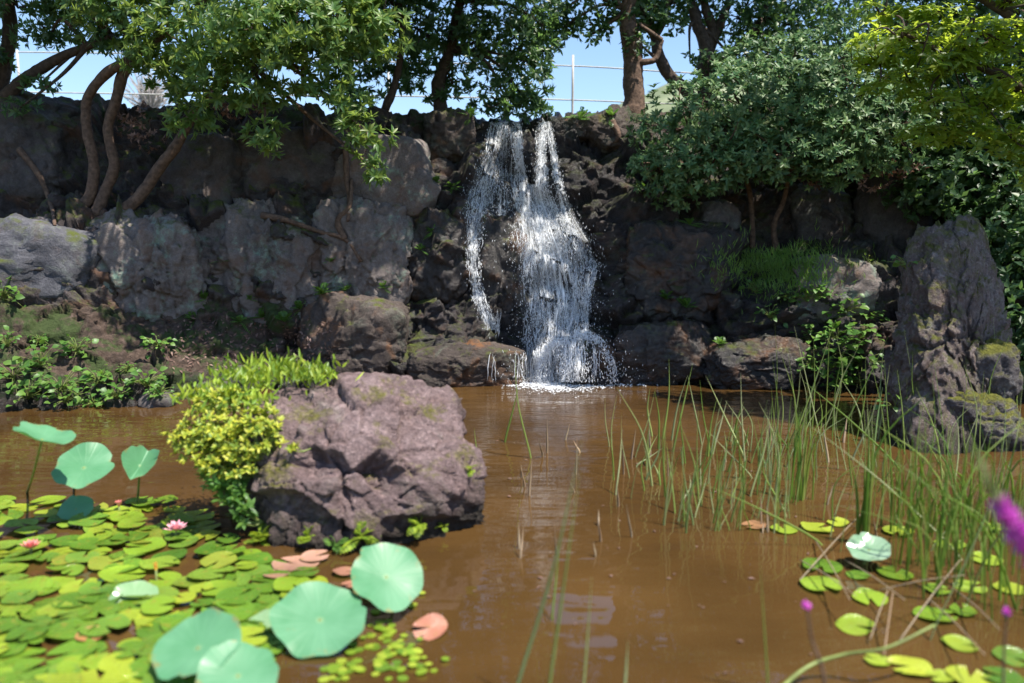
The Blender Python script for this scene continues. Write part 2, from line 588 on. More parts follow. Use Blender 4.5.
# ripples run out from the foot of the fall
dv = N(t, 'ShaderNodeVectorMath', operation='DISTANCE'); t.links.new(g.outputs['Position'], dv.inputs[0]); dv.inputs[1].default_value = (.55, 9.1, 0)
near = maprange(t, dv.outputs['Value'], .4, 6.5, 1, .3)
near2 = maprange(t, dv.outputs['Value'], .3, 3.5, 1, .015)
hh = math2(t, 'ADD', math2(t, 'MULTIPLY', n1.outputs['Fac'], math2(t, 'MULTIPLY', near, 1.0)), math2(t, 'MULTIPLY', n2.outputs['Fac'], math2(t, 'MULTIPLY', near2, .4)))
bp = N(t, 'ShaderNodeBump'); bp.inputs['Strength'].default_value = .5; bp.inputs['Distance'].default_value = .05
t.links.new(hh, bp.inputs['Height']); t.links.new(bp.outputs[0], b.inputs['Normal'])
solo('pond_water', V, F, m, kind='structure', origin=np.zeros(3))

# ------------------------------------------------------------------ the cliff: one sheet behind and between the boulders
COLS = [
    (-700, [(400, 6.5), (360, 6.9), (310, 7.3), (285, 7.6), (228, 8.0), (215, 8.6), (150, 9.2), (70, 9.8)]),
    (-300, [(412, 7.2), (370, 7.6), (300, 8.1), (285, 8.3), (228, 8.6), (215, 9.3), (160, 9.7), (92, 10.2)]),
    (0,    [(411, 7.75), (372, 8.1), (305, 8.6), (285, 8.85), (230, 9.15), (217, 9.7), (160, 10.0), (100, 10.4)]),
    (100,  [(409, 7.85), (372, 8.2), (315, 8.7), (290, 8.95), (232, 9.3), (219, 9.7), (160, 10.1), (110, 10.6)]),
    (200,  [(403, 8.15), (380, 8.4), (335, 8.9), (315, 9.15), (225, 9.5), (215, 9.7), (150, 10.0), (104, 10.7)]),
    (300,  [(386, 9.05), (368, 9.2), (330, 9.45), (300, 9.6), (215, 9.75), (205, 9.95), (145, 10.15), (108, 10.7)]),
    (400,  [(383, 9.25), (350, 9.4), (310, 9.6), (280, 9.7), (215, 9.85), (200, 10.0), (145, 10.25), (110, 10.8)]),
    (460,  [(383, 9.25), (350, 9.4), (320, 9.6), (280, 9.85), (220, 10.1), (190, 10.3), (150, 10.6), (113, 10.9)]),
    (500,  [(383, 9.3), (350, 9.5), (320, 9.8), (280, 10.05), (220, 10.25), (180, 10.5), (140, 10.85), (122, 11.1)]),
    (545,  [(383, 9.35), (350, 9.55), (320, 9.8), (275, 10.0), (220, 10.2), (180, 10.5), (140, 10.9), (124, 11.1)]),
    (575,  [(383, 9.3), (350, 9.45), (320, 9.7), (270, 9.9), (220, 10.1), (180, 10.35), (140, 10.75), (114, 11.0)]),
    (640,  [(383, 9.25), (350, 9.4), (310, 9.55), (270, 9.7), (220, 9.95), (180, 10.2), (140, 10.6), (116, 11.0)]),
    (720,  [(385, 9.15), (350, 9.25), (310, 9.4), (270, 9.55), (225, 9.95), (190, 10.4), (150, 10.8), (110, 11.2)]),
    (780,  [(388, 8.95), (350, 9.05), (310, 9.2), (268, 9.35), (252, 9.95), (200, 10.5), (150, 10.8), (105, 11.2)]),
    (850,  [(391, 8.8), (350, 8.9), (310, 9.05), (268, 9.25), (250, 9.9), (200, 10.4), (150, 10.7), (95, 11.2)]),
    (950,  [(396, 8.5), (350, 8.6), (300, 8.8), (265, 9.0), (245, 9.7), (200, 10.0), (150, 10.4), (90, 11.0)]),
    (1060, [(402, 8.1), (350, 8.2), (300, 8.4), (250, 8.7), (220, 9.3), (190, 9.7), (130, 10.1), (80, 10.8)]),
    (1300, [(420, 7.2), (360, 7.4), (300, 7.8), (250, 8.2), (220, 8.8), (190, 9.2), (130, 9.7), (70, 10.4)]),
    (1700, [(440, 6.5), (360, 6.8), (300, 7.2), (250, 7.6), (220, 8.2), (190, 8.6), (130, 9.2), (60, 9.8)]),
]
ctl = []
for px, pr in COLS:
    p = [at(px, y, Y) for y, Y in pr]
    top = p[-1]
    pts = [p[0] + np.array([0, -.25, -.8])] + p + [top + np.array([0, .8, .02]), top + np.array([0, 2.0, -.1]), np.array([top[0], top[1] + 3.5, 2.9])]
    ctl.append(pts)
ctl = np.array(ctl)
NU, NV = 760, 300
colpx = np.array([c[0] for c in COLS], float)
upx = np.interp(np.linspace(0, 1, NU), [0, .1, .9, 1], [-700, -120, 1150, 1700])
# linear in v, smoothed in u
vpar = np.interp(np.linspace(0, 1, NV), [0, .08, .88, 1], [0, 1, 8, ctl.shape[1] - 1])
tmp = np.empty((len(COLS), NV, 3))
for c in range(len(COLS)):
    for k in range(3):
        tmp[c, :, k] = np.interp(vpar, np.arange(ctl.shape[1]), ctl[c, :, k])
grid = np.empty((NU, NV, 3))
for k in range(3):
    for v in range(NV):
        grid[:, v, k] = np.interp(upx, colpx, tmp[:, v, k])
ker = np.ones(9) / 9
for k in range(3):
    g_ = grid[:, :, k]
    pad = np.pad(g_, ((12, 12), (0, 0)), mode='edge')
    grid[:, :, k] = np.apply_along_axis(lambda a: np.convolve(a, np.ones(25) / 25, 'valid'), 0, pad)
    pad = np.pad(grid[:, :, k], ((0, 0), (3, 3)), mode='edge')
    grid[:, :, k] = np.apply_along_axis(lambda a: np.convolve(a, np.ones(7) / 7, 'valid'), 1, pad)
P = grid.reshape(-1, 3)
du = np.gradient(grid, axis=0).reshape(-1, 3)
dvv = np.gradient(grid, axis=1).reshape(-1, 3)
nrm = norm(np.cross(du, dvv))
nrm[nrm[:, 1] > .3] *= -1
PX = np.repeat(upx, NV)
zz = P[:, 2]
soil = .85 * np.clip((330 - PX) / 80, 0, 1) * np.clip((1.05 - zz) / .25, 0, 1)
soil = np.maximum(soil, np.clip((zz - 3.0) / .3, 0, 1) * .8)
soil = np.maximum(soil, .95 * np.exp(-((PX - 795) / 62) ** 2) * np.exp(-((zz - 1.25) / .42) ** 2))
wet = np.exp(-((P[:, 0] - .45) / 1.25) ** 2) * np.clip((3.6 - zz) / .3, 0, 1)
wet = np.maximum(wet, np.clip((.25 - zz) / .2, 0, 1))
wet = np.maximum(wet, .6 * np.clip((PX - 560) / 60, 0, 1) * np.clip((880 - PX) / 60, 0, 1) * np.clip((2.0 - zz) / .6, 0, 1))
warp = np.stack([fbm(P * 1.1, 3, 1), fbm(P * 1.1, 3, 2), fbm(P * 1.1, 3, 3)], 1) * .16
Q = (P + warp) * np.array([1.0, .8, 1.25])
rocky = 1 - .5 * soil
fa, ea = facets(Q * 1.35, 11)
fb, eb = facets((P + warp * .5) * np.array([3.0, 2.6, 4.2]), 23)
fc, ec = facets((P + warp * .3) * np.array([7.5, 7, 10.]), 31)
disp = fa * .36 - .07 * np.clip(1 - ea / .05, 0, 1) + fb * .19 - .03 * np.clip(1 - eb / .05, 0, 1) + fc * .075
disp = disp * rocky + fbm(P * 2.2, 5, 40) * .05 + (ridged(P * np.array([2., 2, 5]), 4, 44) - .6) * .06 * rocky + fbm(P * 20, 4, 48) * .018
# a wavy ledge along the foot
D = P + nrm * disp[:, None]
iu, iv = np.meshgrid(np.arange(NU - 1), np.arange(NV - 1), indexing='ij')
a = (iu * NV + iv).ravel()
F = np.stack([a, a + NV, a + NV + 1, a + 1], 1)
cliff = solo('cliff', D, [F], M['cliff'], kind='structure', origin=np.zeros(3), smooth=True)
for nm_, arr in (('wet', wet), ('soil', soil)):
    at_ = cliff.data.attributes.new(nm_, 'FLOAT', 'POINT')
    at_.data.foreach_set('value', arr.astype(np.float32))

# ------------------------------------------------------------------ rocks
_ico = {}


def ico(sub):
    if sub not in _ico:
        bm = bmesh.new()
        bmesh.ops.create_icosphere(bm, subdivisions=sub, radius=1)
        V = np.array([v.co[:] for v in bm.verts])
        F = np.array([[v.index for v in f.verts] for f in bm.faces])
        bm.free()
        _ico[sub] = (V, F)
    return _ico[sub]


def rock_geo(hull_pts, sub=5, amp=.05, crack=.04, seed=0, freq=2.5, soft=2, strata=0.0, aniso=(1, 1, 1), dents=(), fine=1.0):
    hull_pts = np.asarray(hull_pts, float)
    bm = bmesh.new()
    for p in hull_pts: bm.verts.new(p)
    res = bmesh.ops.convex_hull(bm, input=bm.verts)
    bmesh.ops.delete(bm, geom=[e for e in set(res['geom_interior']) | set(res['geom_unused']) if isinstance(e, bmesh.types.BMVert)], context='VERTS')
    bmesh.ops.triangulate(bm, faces=bm.faces)
    hv = [v.co.copy() for v in bm.verts]
    bm.verts.index_update()
    hf = [[v.index for v in f.verts] for f in bm.faces]
    bm.free()
    hv_ = np.array(hv)
    c = (hv_.min(0) + hv_.max(0)) / 2
    ext = (hv_.max(0) - hv_.min(0)) / 2
    tree = BVHTree.FromPolygons(hv, hf)
    dirs, F = ico(sub)
    dirs = norm(dirs * ext)
    far = ext.max() * 4
    r = np.empty(len(dirs))
    cv = Vector(c)
    for i, d in enumerate(dirs):
        dd = Vector(d)
        loc, _, _, dist = tree.ray_cast(cv + dd * far, -dd)
        r[i] = far - dist if loc is not None else ext.min()
    # soften the hull's edges a little
    nb = [[] for _ in range(1)]
    E = np.concatenate([F[:, [0, 1]], F[:, [1, 2]], F[:, [2, 0]]])
    for _ in range(soft):
        s_ = np.zeros(len(r)); n_ = np.zeros(len(r))
        np.add.at(s_, E[:, 0], r[E[:, 1]]); np.add.at(n_, E[:, 0], 1)
        r = .6 * r + .4 * s_ / n_
    P = c + dirs * r[:, None]
    sc = ext.mean()
    q = P / sc * np.array(aniso) + seed * 7.7
    wq = q + .10 * np.stack([fbm(q * 1.3, 3, seed), fbm(q * 1.3, 3, seed + 1), fbm(q * 1.3, 3, seed + 2)], 1)
    fa, ea = facets(wq * freq * .55, seed + 3)
    fb, eb = facets((q + (wq - q) * .5) * freq * 1.5, seed + 9)
    fc, ec = facets((q + (wq - q) * .3) * freq * 4.2, seed + 13)
    d = fbm(q * freq * .7, 5, seed + 5) * amp * .8 + fa * amp * 2.1 + fb * amp * 1.05 * fine + fc * amp * .42 * fine
    sel = np.clip(fbm(q * 1.7, 2, seed + 21) * 4, 0, 1)
    d = d - crack * 1.3 * np.clip(1 - ea / .05, 0, 1) * sel - crack * .5 * np.clip(1 - eb / .06, 0, 1) * (1 - sel)
    d = d + fbm(q * freq * 7, 4, seed + 6) * amp * .22 * fine
    for c_, r_, k_ in ():
        d = d - k_ / sc * np.clip(1 - (np.linalg.norm((P - c_) * np.array([1, 1, 1.3]), axis=1) * (1 + .5 * fbm(q * 4, 3, seed + 30)) / r_) ** 2, 0, 1) ** .7
    if strata:
        d = d + strata * (ridged(wq * np.array([1.2, 1.2, 5.5]), 3, seed + 8) - .6)
    for poly_, k_ in dents:
        rel = P - ORG
        den = rel @ FWD
        u_ = 512 + FPX * (rel @ RT) / den + 7 * fbm(q * 5, 3, seed + 31)
        v_ = 341.5 - FPX * (rel @ UP) / den + 7 * fbm(q * 5, 3, seed + 32)
        pts_ = np.array(poly_, float)
        ins = np.zeros(len(P), bool)
        dm = np.full(len(P), 1e9)
        for a_, b2 in zip(pts_, np.roll(pts_, -1, 0)):
            cr = ((a_[1] > v_) != (b2[1] > v_)) & (u_ < (b2[0] - a_[0]) * (v_ - a_[1]) / (b2[1] - a_[1] + 1e-9) + a_[0])
            ins ^= cr
            e_ = b2 - a_
            tt = np.clip(((u_ - a_[0]) * e_[0] + (v_ - a_[1]) * e_[1]) / (e_ @ e_), 0, 1)
            dm = np.minimum(dm, np.hypot(u_ - a_[0] - tt * e_[0], v_ - a_[1] - tt * e_[1]))
        front = np.clip((c[1] - P[:, 1]) / .15, 0, 1)
        d = d - k_ / sc * np.where(ins, np.clip(dm / 7, 0, 1) ** .6, 0) * front
    P = P + dirs * (d * sc)[:, None]
    return P, [F]


def box_pts(px0, py0, px1, py1, Y, dy, seed, n=34, pw=5, lean=0.0):
    r = np.random.default_rng(seed)
    c = at((px0 + px1) / 2, (py0 + py1) / 2, Y)
    hx = abs(px1 - px0) / 2 / FPX * Y
    hz_ = abs(py1 - py0) / 2 / FPX * Y
    d = norm(r.normal(0, 1, (n, 3)))
    k = (np.abs(d) ** pw).sum(1) ** (-1 / pw)
    pts = d * k[:, None] * r.uniform(.86, 1.05, (n, 1))
    pts[:, 0] += lean * pts[:, 2]
    return c + pts * np.array([hx, dy, hz_])


def boulder(px0, py0, px1, py1, Y, dy, seed, mat, label, sub=5, name='boulder', cat='boulder', group=None, **kw):
    lean = kw.pop('lean', 0.0)
    n = kw.pop('n', 60)
    pw = kw.pop('pw', 5)
    V, F = rock_geo(box_pts(px0, py0, px1, py1, Y, dy, seed, n=n, pw=pw, lean=lean), sub=sub, seed=seed, **kw)
    return solo(name, V, F, M[mat], label, cat, group)


boulder(-70, 222, 112, 304, 9.15, .5, 101, 'blue_boulder', 'blue grey flat topped slab in the bank beside the three slim trunks', amp=.05, pw=5)
boulder(98, 210, 224, 332, 9.4, .42, 102, 'grey_boulder', 'big rounded boulder with pale green lichen just below the leaning tree trunks', sub=6, amp=.085, crack=.09, aniso=(1.5, 1.2, .6), freq=2.8)
boulder(202, 206, 326, 326, 9.7, .38, 103, 'grey_boulder', 'fissured grey boulder with white streaks above the yellow green rock plants', sub=6, amp=.08, crack=.11, freq=3.2, aniso=(1.5, 1.2, .6))
boulder(294, 200, 412, 312, 9.85, .36, 104, 'grey_boulder', 'rust stained grey boulder with green lichen midway to the waterfall', sub=6, amp=.08, crack=.1, freq=3.2, aniso=(1.5, 1.2, .6))
boulder(222, 132, 360, 232, 10.2, .4, 105, 'dark_boulder', 'wide dark block in the upper wall under the hanging leafy branches', amp=.05, pw=5)
boulder(334, 138, 436, 222, 10.2, .4, 106, 'grey_boulder', 'flat faced grey block in the upper wall nearest the waterfall lip', amp=.05, pw=5)
boulder(-30, 92, 86, 214, 10.3, .6, 107, 'dark_boulder', 'tall rounded dark boulder in deep shade beneath the far limb', sub=6, amp=.06)
boulder(160, 136, 244, 230, 9.95, .4, 108, 'dark_boulder', 'upright dark stone behind the slanting thick trunk', amp=.07)
boulder(296, 294, 410, 388, 9.4, .3, 109, 'brown_boulder', 'rust brown boulder standing in the water behind the purple rock', sub=6, amp=.06)
boulder(404, 342, 524, 392, 9.25, .33, 110, 'brown_boulder', 'low wide wet boulder with thin trickles left of the main cascade', sub=6, amp=.05, pw=4)
boulder(556, 336, 618, 392, 9.3, .28, 111, 'wet_boulder', 'small dark boulder that splits the foot of the waterfall', amp=.05)
boulder(706, 336, 812, 394, 9.0, .3, 112, 'wet_boulder', 'dark layered boulder at the waterline under the mossy bank', sub=6, strata=.09, pw=4)
boulder(610, 318, 712, 390, 9.3, .28, 113, 'wet_boulder', 'broad black wrinkled rock at the waterline beside the splash', sub=6, strata=.09)
boulder(620, 225, 742, 330, 9.65, .35, 114, 'wet_boulder', 'bulging black rock face halfway up beside the waterfall', sub=6, strata=.1, amp=.08)
boulder(700, 200, 738, 256, 9.75, .25, 115, 'dark_boulder', 'small mossy boulder beside the slim shrub stems', amp=.06)
boulder(788, 186, 850, 262, 10.2, .3, 116, 'dark_boulder', 'grey upright stone standing in the shaded recess', amp=.06)
boulder(858, 166, 926, 268, 9.9, .35, 117, 'dark_boulder', 'tall grey stone in the shadow behind the standing pillar rock', amp=.05)
boulder(792, 256, 872, 330, 9.25, .3, 118, 'grey_boulder', 'pale lichen covered boulder among ferns on the shaded bank', amp=.07)
boulder(476, 216, 530, 330, 9.98, .25, 119, 'wet_boulder', 'dark knobbly rock between the thin side stream and the main fall', amp=.1, freq=3.2)
boulder(400, 214, 470, 300, 9.95, .3, 120, 'wet_boulder', 'dark cracked rock on the dry side of the waterfall', amp=.1, freq=3.4)
for i, (x0, y0, x1, y1, Y, l) in enumerate([(590, 116, 632, 152, 10.75, 'broken brown stone on the rim beneath the thick trunk'),
                                           (560, 118, 598, 140, 10.85, 'small brown stone on the rim beside the fall lip'),
                                           (424, 112, 474, 160, 10.75, 'tan stone on the rim catching sun beside the fall lip')]):
    boulder(x0, y0, x1, y1, Y, .22, 140 + i, 'brown_boulder', l, amp=.1, freq=3.2)
for i, (x0, y0, x1, y1, Y, l) in enumerate([(196, 380, 232, 402, 8.3, 'small round stone at the edge of the planted bank'),
                                            (140, 392, 176, 412, 7.95, 'low wet stone in the mud under the leafy bank plants'),
                                            (226, 366, 262, 392, 8.6, 'brown stone half buried behind the lime green fern')]):
    boulder(x0, y0, x1, y1, Y, .16, 150 + i, 'dark_boulder', l, amp=.08, sub=4)

# central rock, hull traced from the photo with its own depth
H = [at(345, 380, 4.95), at(400, 378, 5.0), at(450, 380, 5.0), at(462, 396, 4.85), at(275, 388, 4.9), at(246, 396, 4.6), at(300, 384, 5.05),
     at(466, 430, 4.65), at(484, 476, 4.55), at(487, 498, 4.5), at(470, 530, 4.4),
     at(246, 438, 4.42), at(238, 480, 4.38), at(290, 420, 4.5), at(375, 420, 4.5), at(425, 438, 4.48), at(350, 462, 4.22), at(432, 488, 4.22), at(270, 470, 4.25), at(350, 500, 4.14), at(420, 508, 4.14)]
for px, py in ((236, 522), (256, 553), (300, 554), (350, 552), (402, 547), (446, 536), (474, 522)):
    p = onz(px, py); H += [p, p + np.array([0, 0, -.4])]
for px in (250, 350, 455):
    p = at(px, 400, 5.25); p[2] = .3; H += [p, p * np.array([1, 1, 0]) + np.array([0, 0, -.4])]
V, F = rock_geo(H, sub=7, amp=.075, crack=.06, seed=61, freq=2.4, soft=1, fine=.75, dents=[
    ([(288, 462), (312, 448), (345, 456), (352, 470), (338, 482), (306, 478)], .13),
    ([(356, 468), (374, 452), (402, 474), (400, 502), (386, 500), (370, 484)], .12),
    ([(228, 492), (300, 488), (332, 508), (352, 532), (344, 575), (220, 575)], .10),
    ([(378, 518), (440, 514), (480, 516), (480, 560), (378, 570)], .06),
    ([(336, 478), (342, 476), (356, 515), (348, 515)], .06),
    ([(398, 500), (404, 498), (408, 530), (400, 530)], .05),
    ([(430, 442), (472, 432), (474, 440), (432, 450)], .05),
    ([(376, 398), (404, 392), (420, 402), (392, 408)], .06),
    ([(440, 410), (450, 406), (462, 470), (452, 474)], .06)])
rock = solo('rock', V, F, M['centre_rock'], 'large purple grey rock standing in the pond with plants on its top', 'rock')

# standing pillar rock and its mossy foot
Hp = [at(908, 246, 6.85), at(922, 226, 6.85), at(940, 217, 6.9), at(966, 219, 6.9), at(980, 230, 6.85), at(992, 262, 6.8), at(1003, 296, 6.75), at(1002, 340, 6.75), at(1010, 378, 6.7),
      at(900, 290, 6.85), at(896, 340, 6.8), at(894, 400, 6.75), at(938, 240, 6.62), at(968, 236, 6.62), at(925, 300, 6.45), at(955, 300, 6.45), at(930, 370, 6.35), at(970, 372, 6.38)]
for px, py in ((890, 442), (915, 452), (950, 455), (990, 450), (1014, 436)):
    p = onz(px, py); H2 = p + np.array([0, 0, -.4]); Hp += [p, H2]
for px, py in ((905, 250), (985, 280), (900, 380), (1000, 380)):
    Hp.append(at(px, py, 7.2))
V, F = rock_geo(Hp, sub=7, amp=.06, crack=.07, seed=77, freq=3.2, soft=1, strata=.03, fine=1.3, aniso=(1.2, 1.2, .8))
pil = solo('standing_rock', V, F, M['pillar_rock'], 'tall rough grey pillar of rock rising from the pond edge', 'rock')
boulder(908, 388, 1022, 462, 6.35, .3, 131, 'mossy_rock', 'moss topped boulder at the foot of the rock pillar', sub=6, amp=.07)
boulder(960, 340, 1016, 400, 6.45, .22, 132, 'mossy_rock', 'rounded mossy boulder leaning against the side of the rock pillar', sub=5, amp=.07)

# ------------------------------------------------------------------ ray casting onto what stands so far
bpy.context.view_layer.update()
DG = bpy.context.evaluated_depsgraph_get()


def hit(px, py):
    d = Vector(rayd(px, py)).normalized()
    ok, loc, nor, _, ob, _ = S.ray_cast(DG, Vector(ORG), d)
    return (np.array(loc), np.array(nor), ob) if ok else (None, None, None)


# ------------------------------------------------------------------ waterfall
def hitY(px, py, cache={}):
    k = (round(px / 3), round(py / 3))
    if k not in cache:
        p, n_, o = hit(k[0] * 3, k[1] * 3)
        cache[k] = p[1] if p is not None else 11.0
    return cache[k]


wm, t, b = mat_new('white_water')
b.inputs['Base Color'].default_value = (.95, .97, 1, 1)
b.inputs['Roughness'].default_value = .4
b.inputs['Alpha'].default_value = .62
M['white_water'] = wm
vm, t, b = mat_new('water_veil')
uvn = N(t, 'ShaderNodeUVMap')
mp = N(t, 'ShaderNodeMapping'); mp.inputs['Scale'].default_value = (26, 7.5, 1); t.links.new(uvn.outputs[0], mp.inputs[0])
n1 = N(t, 'ShaderNodeTexNoise'); n1.inputs['Scale'].default_value = 1.0; n1.inputs['Detail'].default_value = 8; n1.inputs['Roughness'].default_value = .68; n1.inputs['Distortion'].default_value = .5
t.links.new(mp.outputs[0], n1.inputs['Vector'])
sx = N(t, 'ShaderNodeSeparateXYZ'); t.links.new(uvn.outputs[0], sx.inputs[0])
edge = math2(t, 'MULTIPLY', maprange(t, sx.outputs[0], 0, .38), maprange(t, sx.outputs[0], .62, 1, 1, 0))
mp2 = N(t, 'ShaderNodeMapping'); mp2.inputs['Scale'].default_value = (4.5, 3.2, 1); t.links.new(uvn.outputs[0], mp2.inputs[0])
n2 = N(t, 'ShaderNodeTexNoise'); n2.inputs['Scale'].default_value = 1.0; n2.inputs['Detail'].default_value = 3; t.links.new(mp2.outputs[0], n2.inputs['Vector'])
edge = math2(t, 'MULTIPLY', edge, maprange(t, n2.outputs['Fac'], .36, .6, .15, 1.0))
al = math2(t, 'MULTIPLY', math2(t, 'MULTIPLY', maprange(t, n1.outputs['Fac'], .46, .64), edge), .8)
t.links.new(al, b.inputs['Alpha'])
b.inputs['Base Color'].default_value = (.93, .96, 1, 1)
b.inputs['Roughness'].default_value = .35
M['veil'] = vm

lip = onz(520, 383)
fall = thing('waterfall', 'white waterfall tumbling down the dark rock face into the pond', 'waterfall', (lip[0], lip[1], 0))


def flow(keys, ts):
    """keys: list of (t, x_center, half_width)"""
    k = np.array(keys, float)
    return np.interp(ts, k[:, 0], k[:, 1]), np.interp(ts, k[:, 0], k[:, 2])


def ypx(ts): return 122 + ts * 260


def drops(C, sz, stretch):
    V0 = np.array([[1, 0, 0], [-1, 0, 0], [0, 1, 0], [0, -1, 0], [0, 0, 1.], [0, 0, -1]])
    F0 = np.array([[0, 2, 4], [2, 1, 4], [1, 3, 4], [3, 0, 4], [2, 0, 5], [1, 2, 5], [3, 1, 5], [0, 3, 5]])
    V = V0[None] * sz[:, None, None]
    V = V * np.stack([np.ones_like(stretch), np.ones_like(stretch), stretch], 1)[:, None]
    V = V + C[:, None]
    return V.reshape(-1, 3), [(np.arange(len(C))[:, None, None] * 6 + F0[None]).reshape(-1, 3)]


STREAMS = {
    'main_stream': ([(.2, 533, 10), (.28, 536, 15), (.4, 546, 25), (.5, 554, 31), (.7, 560, 31), (.85, 556, 27), (1, 553, 25)], 620, .24, 1.0),
    'side_stream': ([(0, 498, 7), (.12, 493, 9), (.25, 483, 14), (.35, 476, 10), (.5, 473, 6), (.62, 475, 5), (.7, 481, 5), (.8, 493, 7)], 230, 0, .8),
    'fan_stream': ([(0, 504, 5), (.1, 505, 11), (.25, 503, 20), (.4, 500, 22)], 80, 0, .36),
    'centre_stream': ([(0, 517, 4), (.15, 518, 4), (.28, 522, 7), (.4, 532, 13), (.6, 540, 17)], 200, 0, .6),
    'right_stream': ([(0, 542, 5), (.12, 541, 5), (.25, 540, 6), (.35, 546, 11), (.5, 553, 17)], 150, 0, .5),
    'outer_stream': ([(0, 547, 4), (.1, 553, 3), (.22, 558, 4), (.35, 566, 7), (.45, 580, 9), (.55, 592, 7), (.7, 586, 3), (.84, 585, 2)], 120, 0, .84),
}
r = np.random.default_rng(5)


def path3(xs_, ys_, off):
    pts = []
    Yp = 99
    for x, y in zip(xs_, ys_):
        Y = min(Yp, hitY(x, y) - off)
        Yp = Y + .03
        pts.append(at(x, y, Y))
    return np.array(pts)


for nm, (keys, n, tmin, tmax) in STREAMS.items():
    acc = Acc()
    n = int(n * .6)
    nc = max(4, n // 14)
    rivs = []
    for c_ in range(nc):
        t_ = r.uniform(tmin, tmax)
        rivs.append((r.uniform(-.95, .95), r.uniform(0, 6.28), r.uniform(4, 11), r.uniform(.08, .3), max(tmin, t_ - r.uniform(.15, .5)), min(tmax, t_ + r.uniform(.15, .5))))
    for i in range(n):
        a0, ph, fq, am, ta, tb = rivs[r.integers(nc)]
        t0 = max(tmin, r.uniform(ta, tb) - .03)
        t1 = min(tmax, t0 + r.uniform(.025, .12))
        if t1 - t0 < .015: continue
        ts = np.linspace(t0, t1, max(5, int((t1 - t0) * 90)))
        cx, hw = flow(keys, ts)
        x = cx + hw * (a0 + am * np.sin(ts * fq + ph) + r.normal(0, .12)) + np.cumsum(r.normal(0, .5, len(ts)))
        P = path3(x, ypx(ts), r.uniform(.01, .11))
        P[:, 0] += r.normal(0, .005, len(P))
        if i % 2:
            m_ = int(r.integers(10, 26))
            C_ = catmull(P, 40)[r.integers(0, 40, m_)] + r.normal(0, .012, (m_, 3)) * np.array([1, 1, 1.5])
            acc.add(*drops(C_, r.uniform(.0018, .005, m_), r.uniform(1.5, 7, m_)))
            continue
        rad = r.uniform(.0018, .0048)
        prof = np.sin(np.linspace(.08, math.pi - .08, len(ts))) * rad * r.uniform(.3, 1.7, len(ts))
        acc.add(*tube(P, prof, sides=5, n=len(ts) * 2, lump=.7, seed=i % 50))
    V, F = acc.get()
    part(nm, V, F, M['white_water'], fall)
# drifting veil sheets just off the rock: follow the same flow lines
for nm, (keys, n, tmin, tmax) in STREAMS.items():
    for lay in range({'main_stream': 3, 'fan_stream': 1}.get(nm, 2)):
        nu, nv = 22, 60
        ts = np.linspace(tmin, tmax, nv)
        G = np.empty((nv, nu, 3))
        cx, hw = flow(keys, ts)
        for j in range(nu):
            s_ = -1.15 + 2.3 * j / (nu - 1)
            G[:, j] = path3(cx + hw * s_ * (1 + .12 * np.sin(ts * 17 + lay * 2)), ypx(ts), .02 + .045 * lay)
        yy = G[:, :, 1]
        for _ in range(3):
            yy[1:-1] = (yy[:-2] + yy[1:-1] + yy[2:]) / 3
            yy[:, 1:-1] = (yy[:, :-2] + yy[:, 1:-1] + yy[:, 2:]) / 3
        a = (np.arange(nv - 1)[:, None] * nu + np.arange(nu - 1)[None]).ravel()
        F = np.stack([a, a + 1, a + nu + 1, a + nu], 1)
        o = part('water_veil', G.reshape(-1, 3), [F], M['veil'], fall)
        uv = o.data.uv_layers.new(name='UVMap')
        U = np.stack([np.tile(np.linspace(0, 1, nu), nv), np.repeat(ts, nu) + lay * 3.7 + len(nm) * 1.3], 1)
        li = np.empty(len(o.data.loops), dtype=np.int32)
        o.data.loops.foreach_get('vertex_index', li)
        uv.data.foreach_set('uv', U[li].astype(np.float32).ravel())


C = []
for nm, n in (('main_stream', 5600), ('side_stream', 1700), ('fan_stream', 900), ('centre_stream', 1500), ('right_stream', 1200), ('outer_stream', 1500)):
    keys, _, tmin, tmax = STREAMS[nm]
    for _ in range(n):
        tt = r.uniform(tmin, tmax)
        cx, hw = flow(keys, np.array([tt]))
        x = cx[0] + hw[0] * r.normal(0, .7)
        y = ypx(tt)
        C.append(at(x, y, hitY(x, y) - abs(r.normal(.03, .09))))
for _ in range(1500):
    x, y = r.normal(568, 27), 382 - abs(r.normal(0, 24))
    C.append(at(x, y, hitY(x, min(y, 376)) - abs(r.normal(.06, .14))))
C = np.array(C)
part('spray', *drops(C, r.uniform(.0015, .0048, len(C)) , r.uniform(1, 4.5, len(C))), M['white_water'], fall, smooth=False)['kind'] = 'stuff'
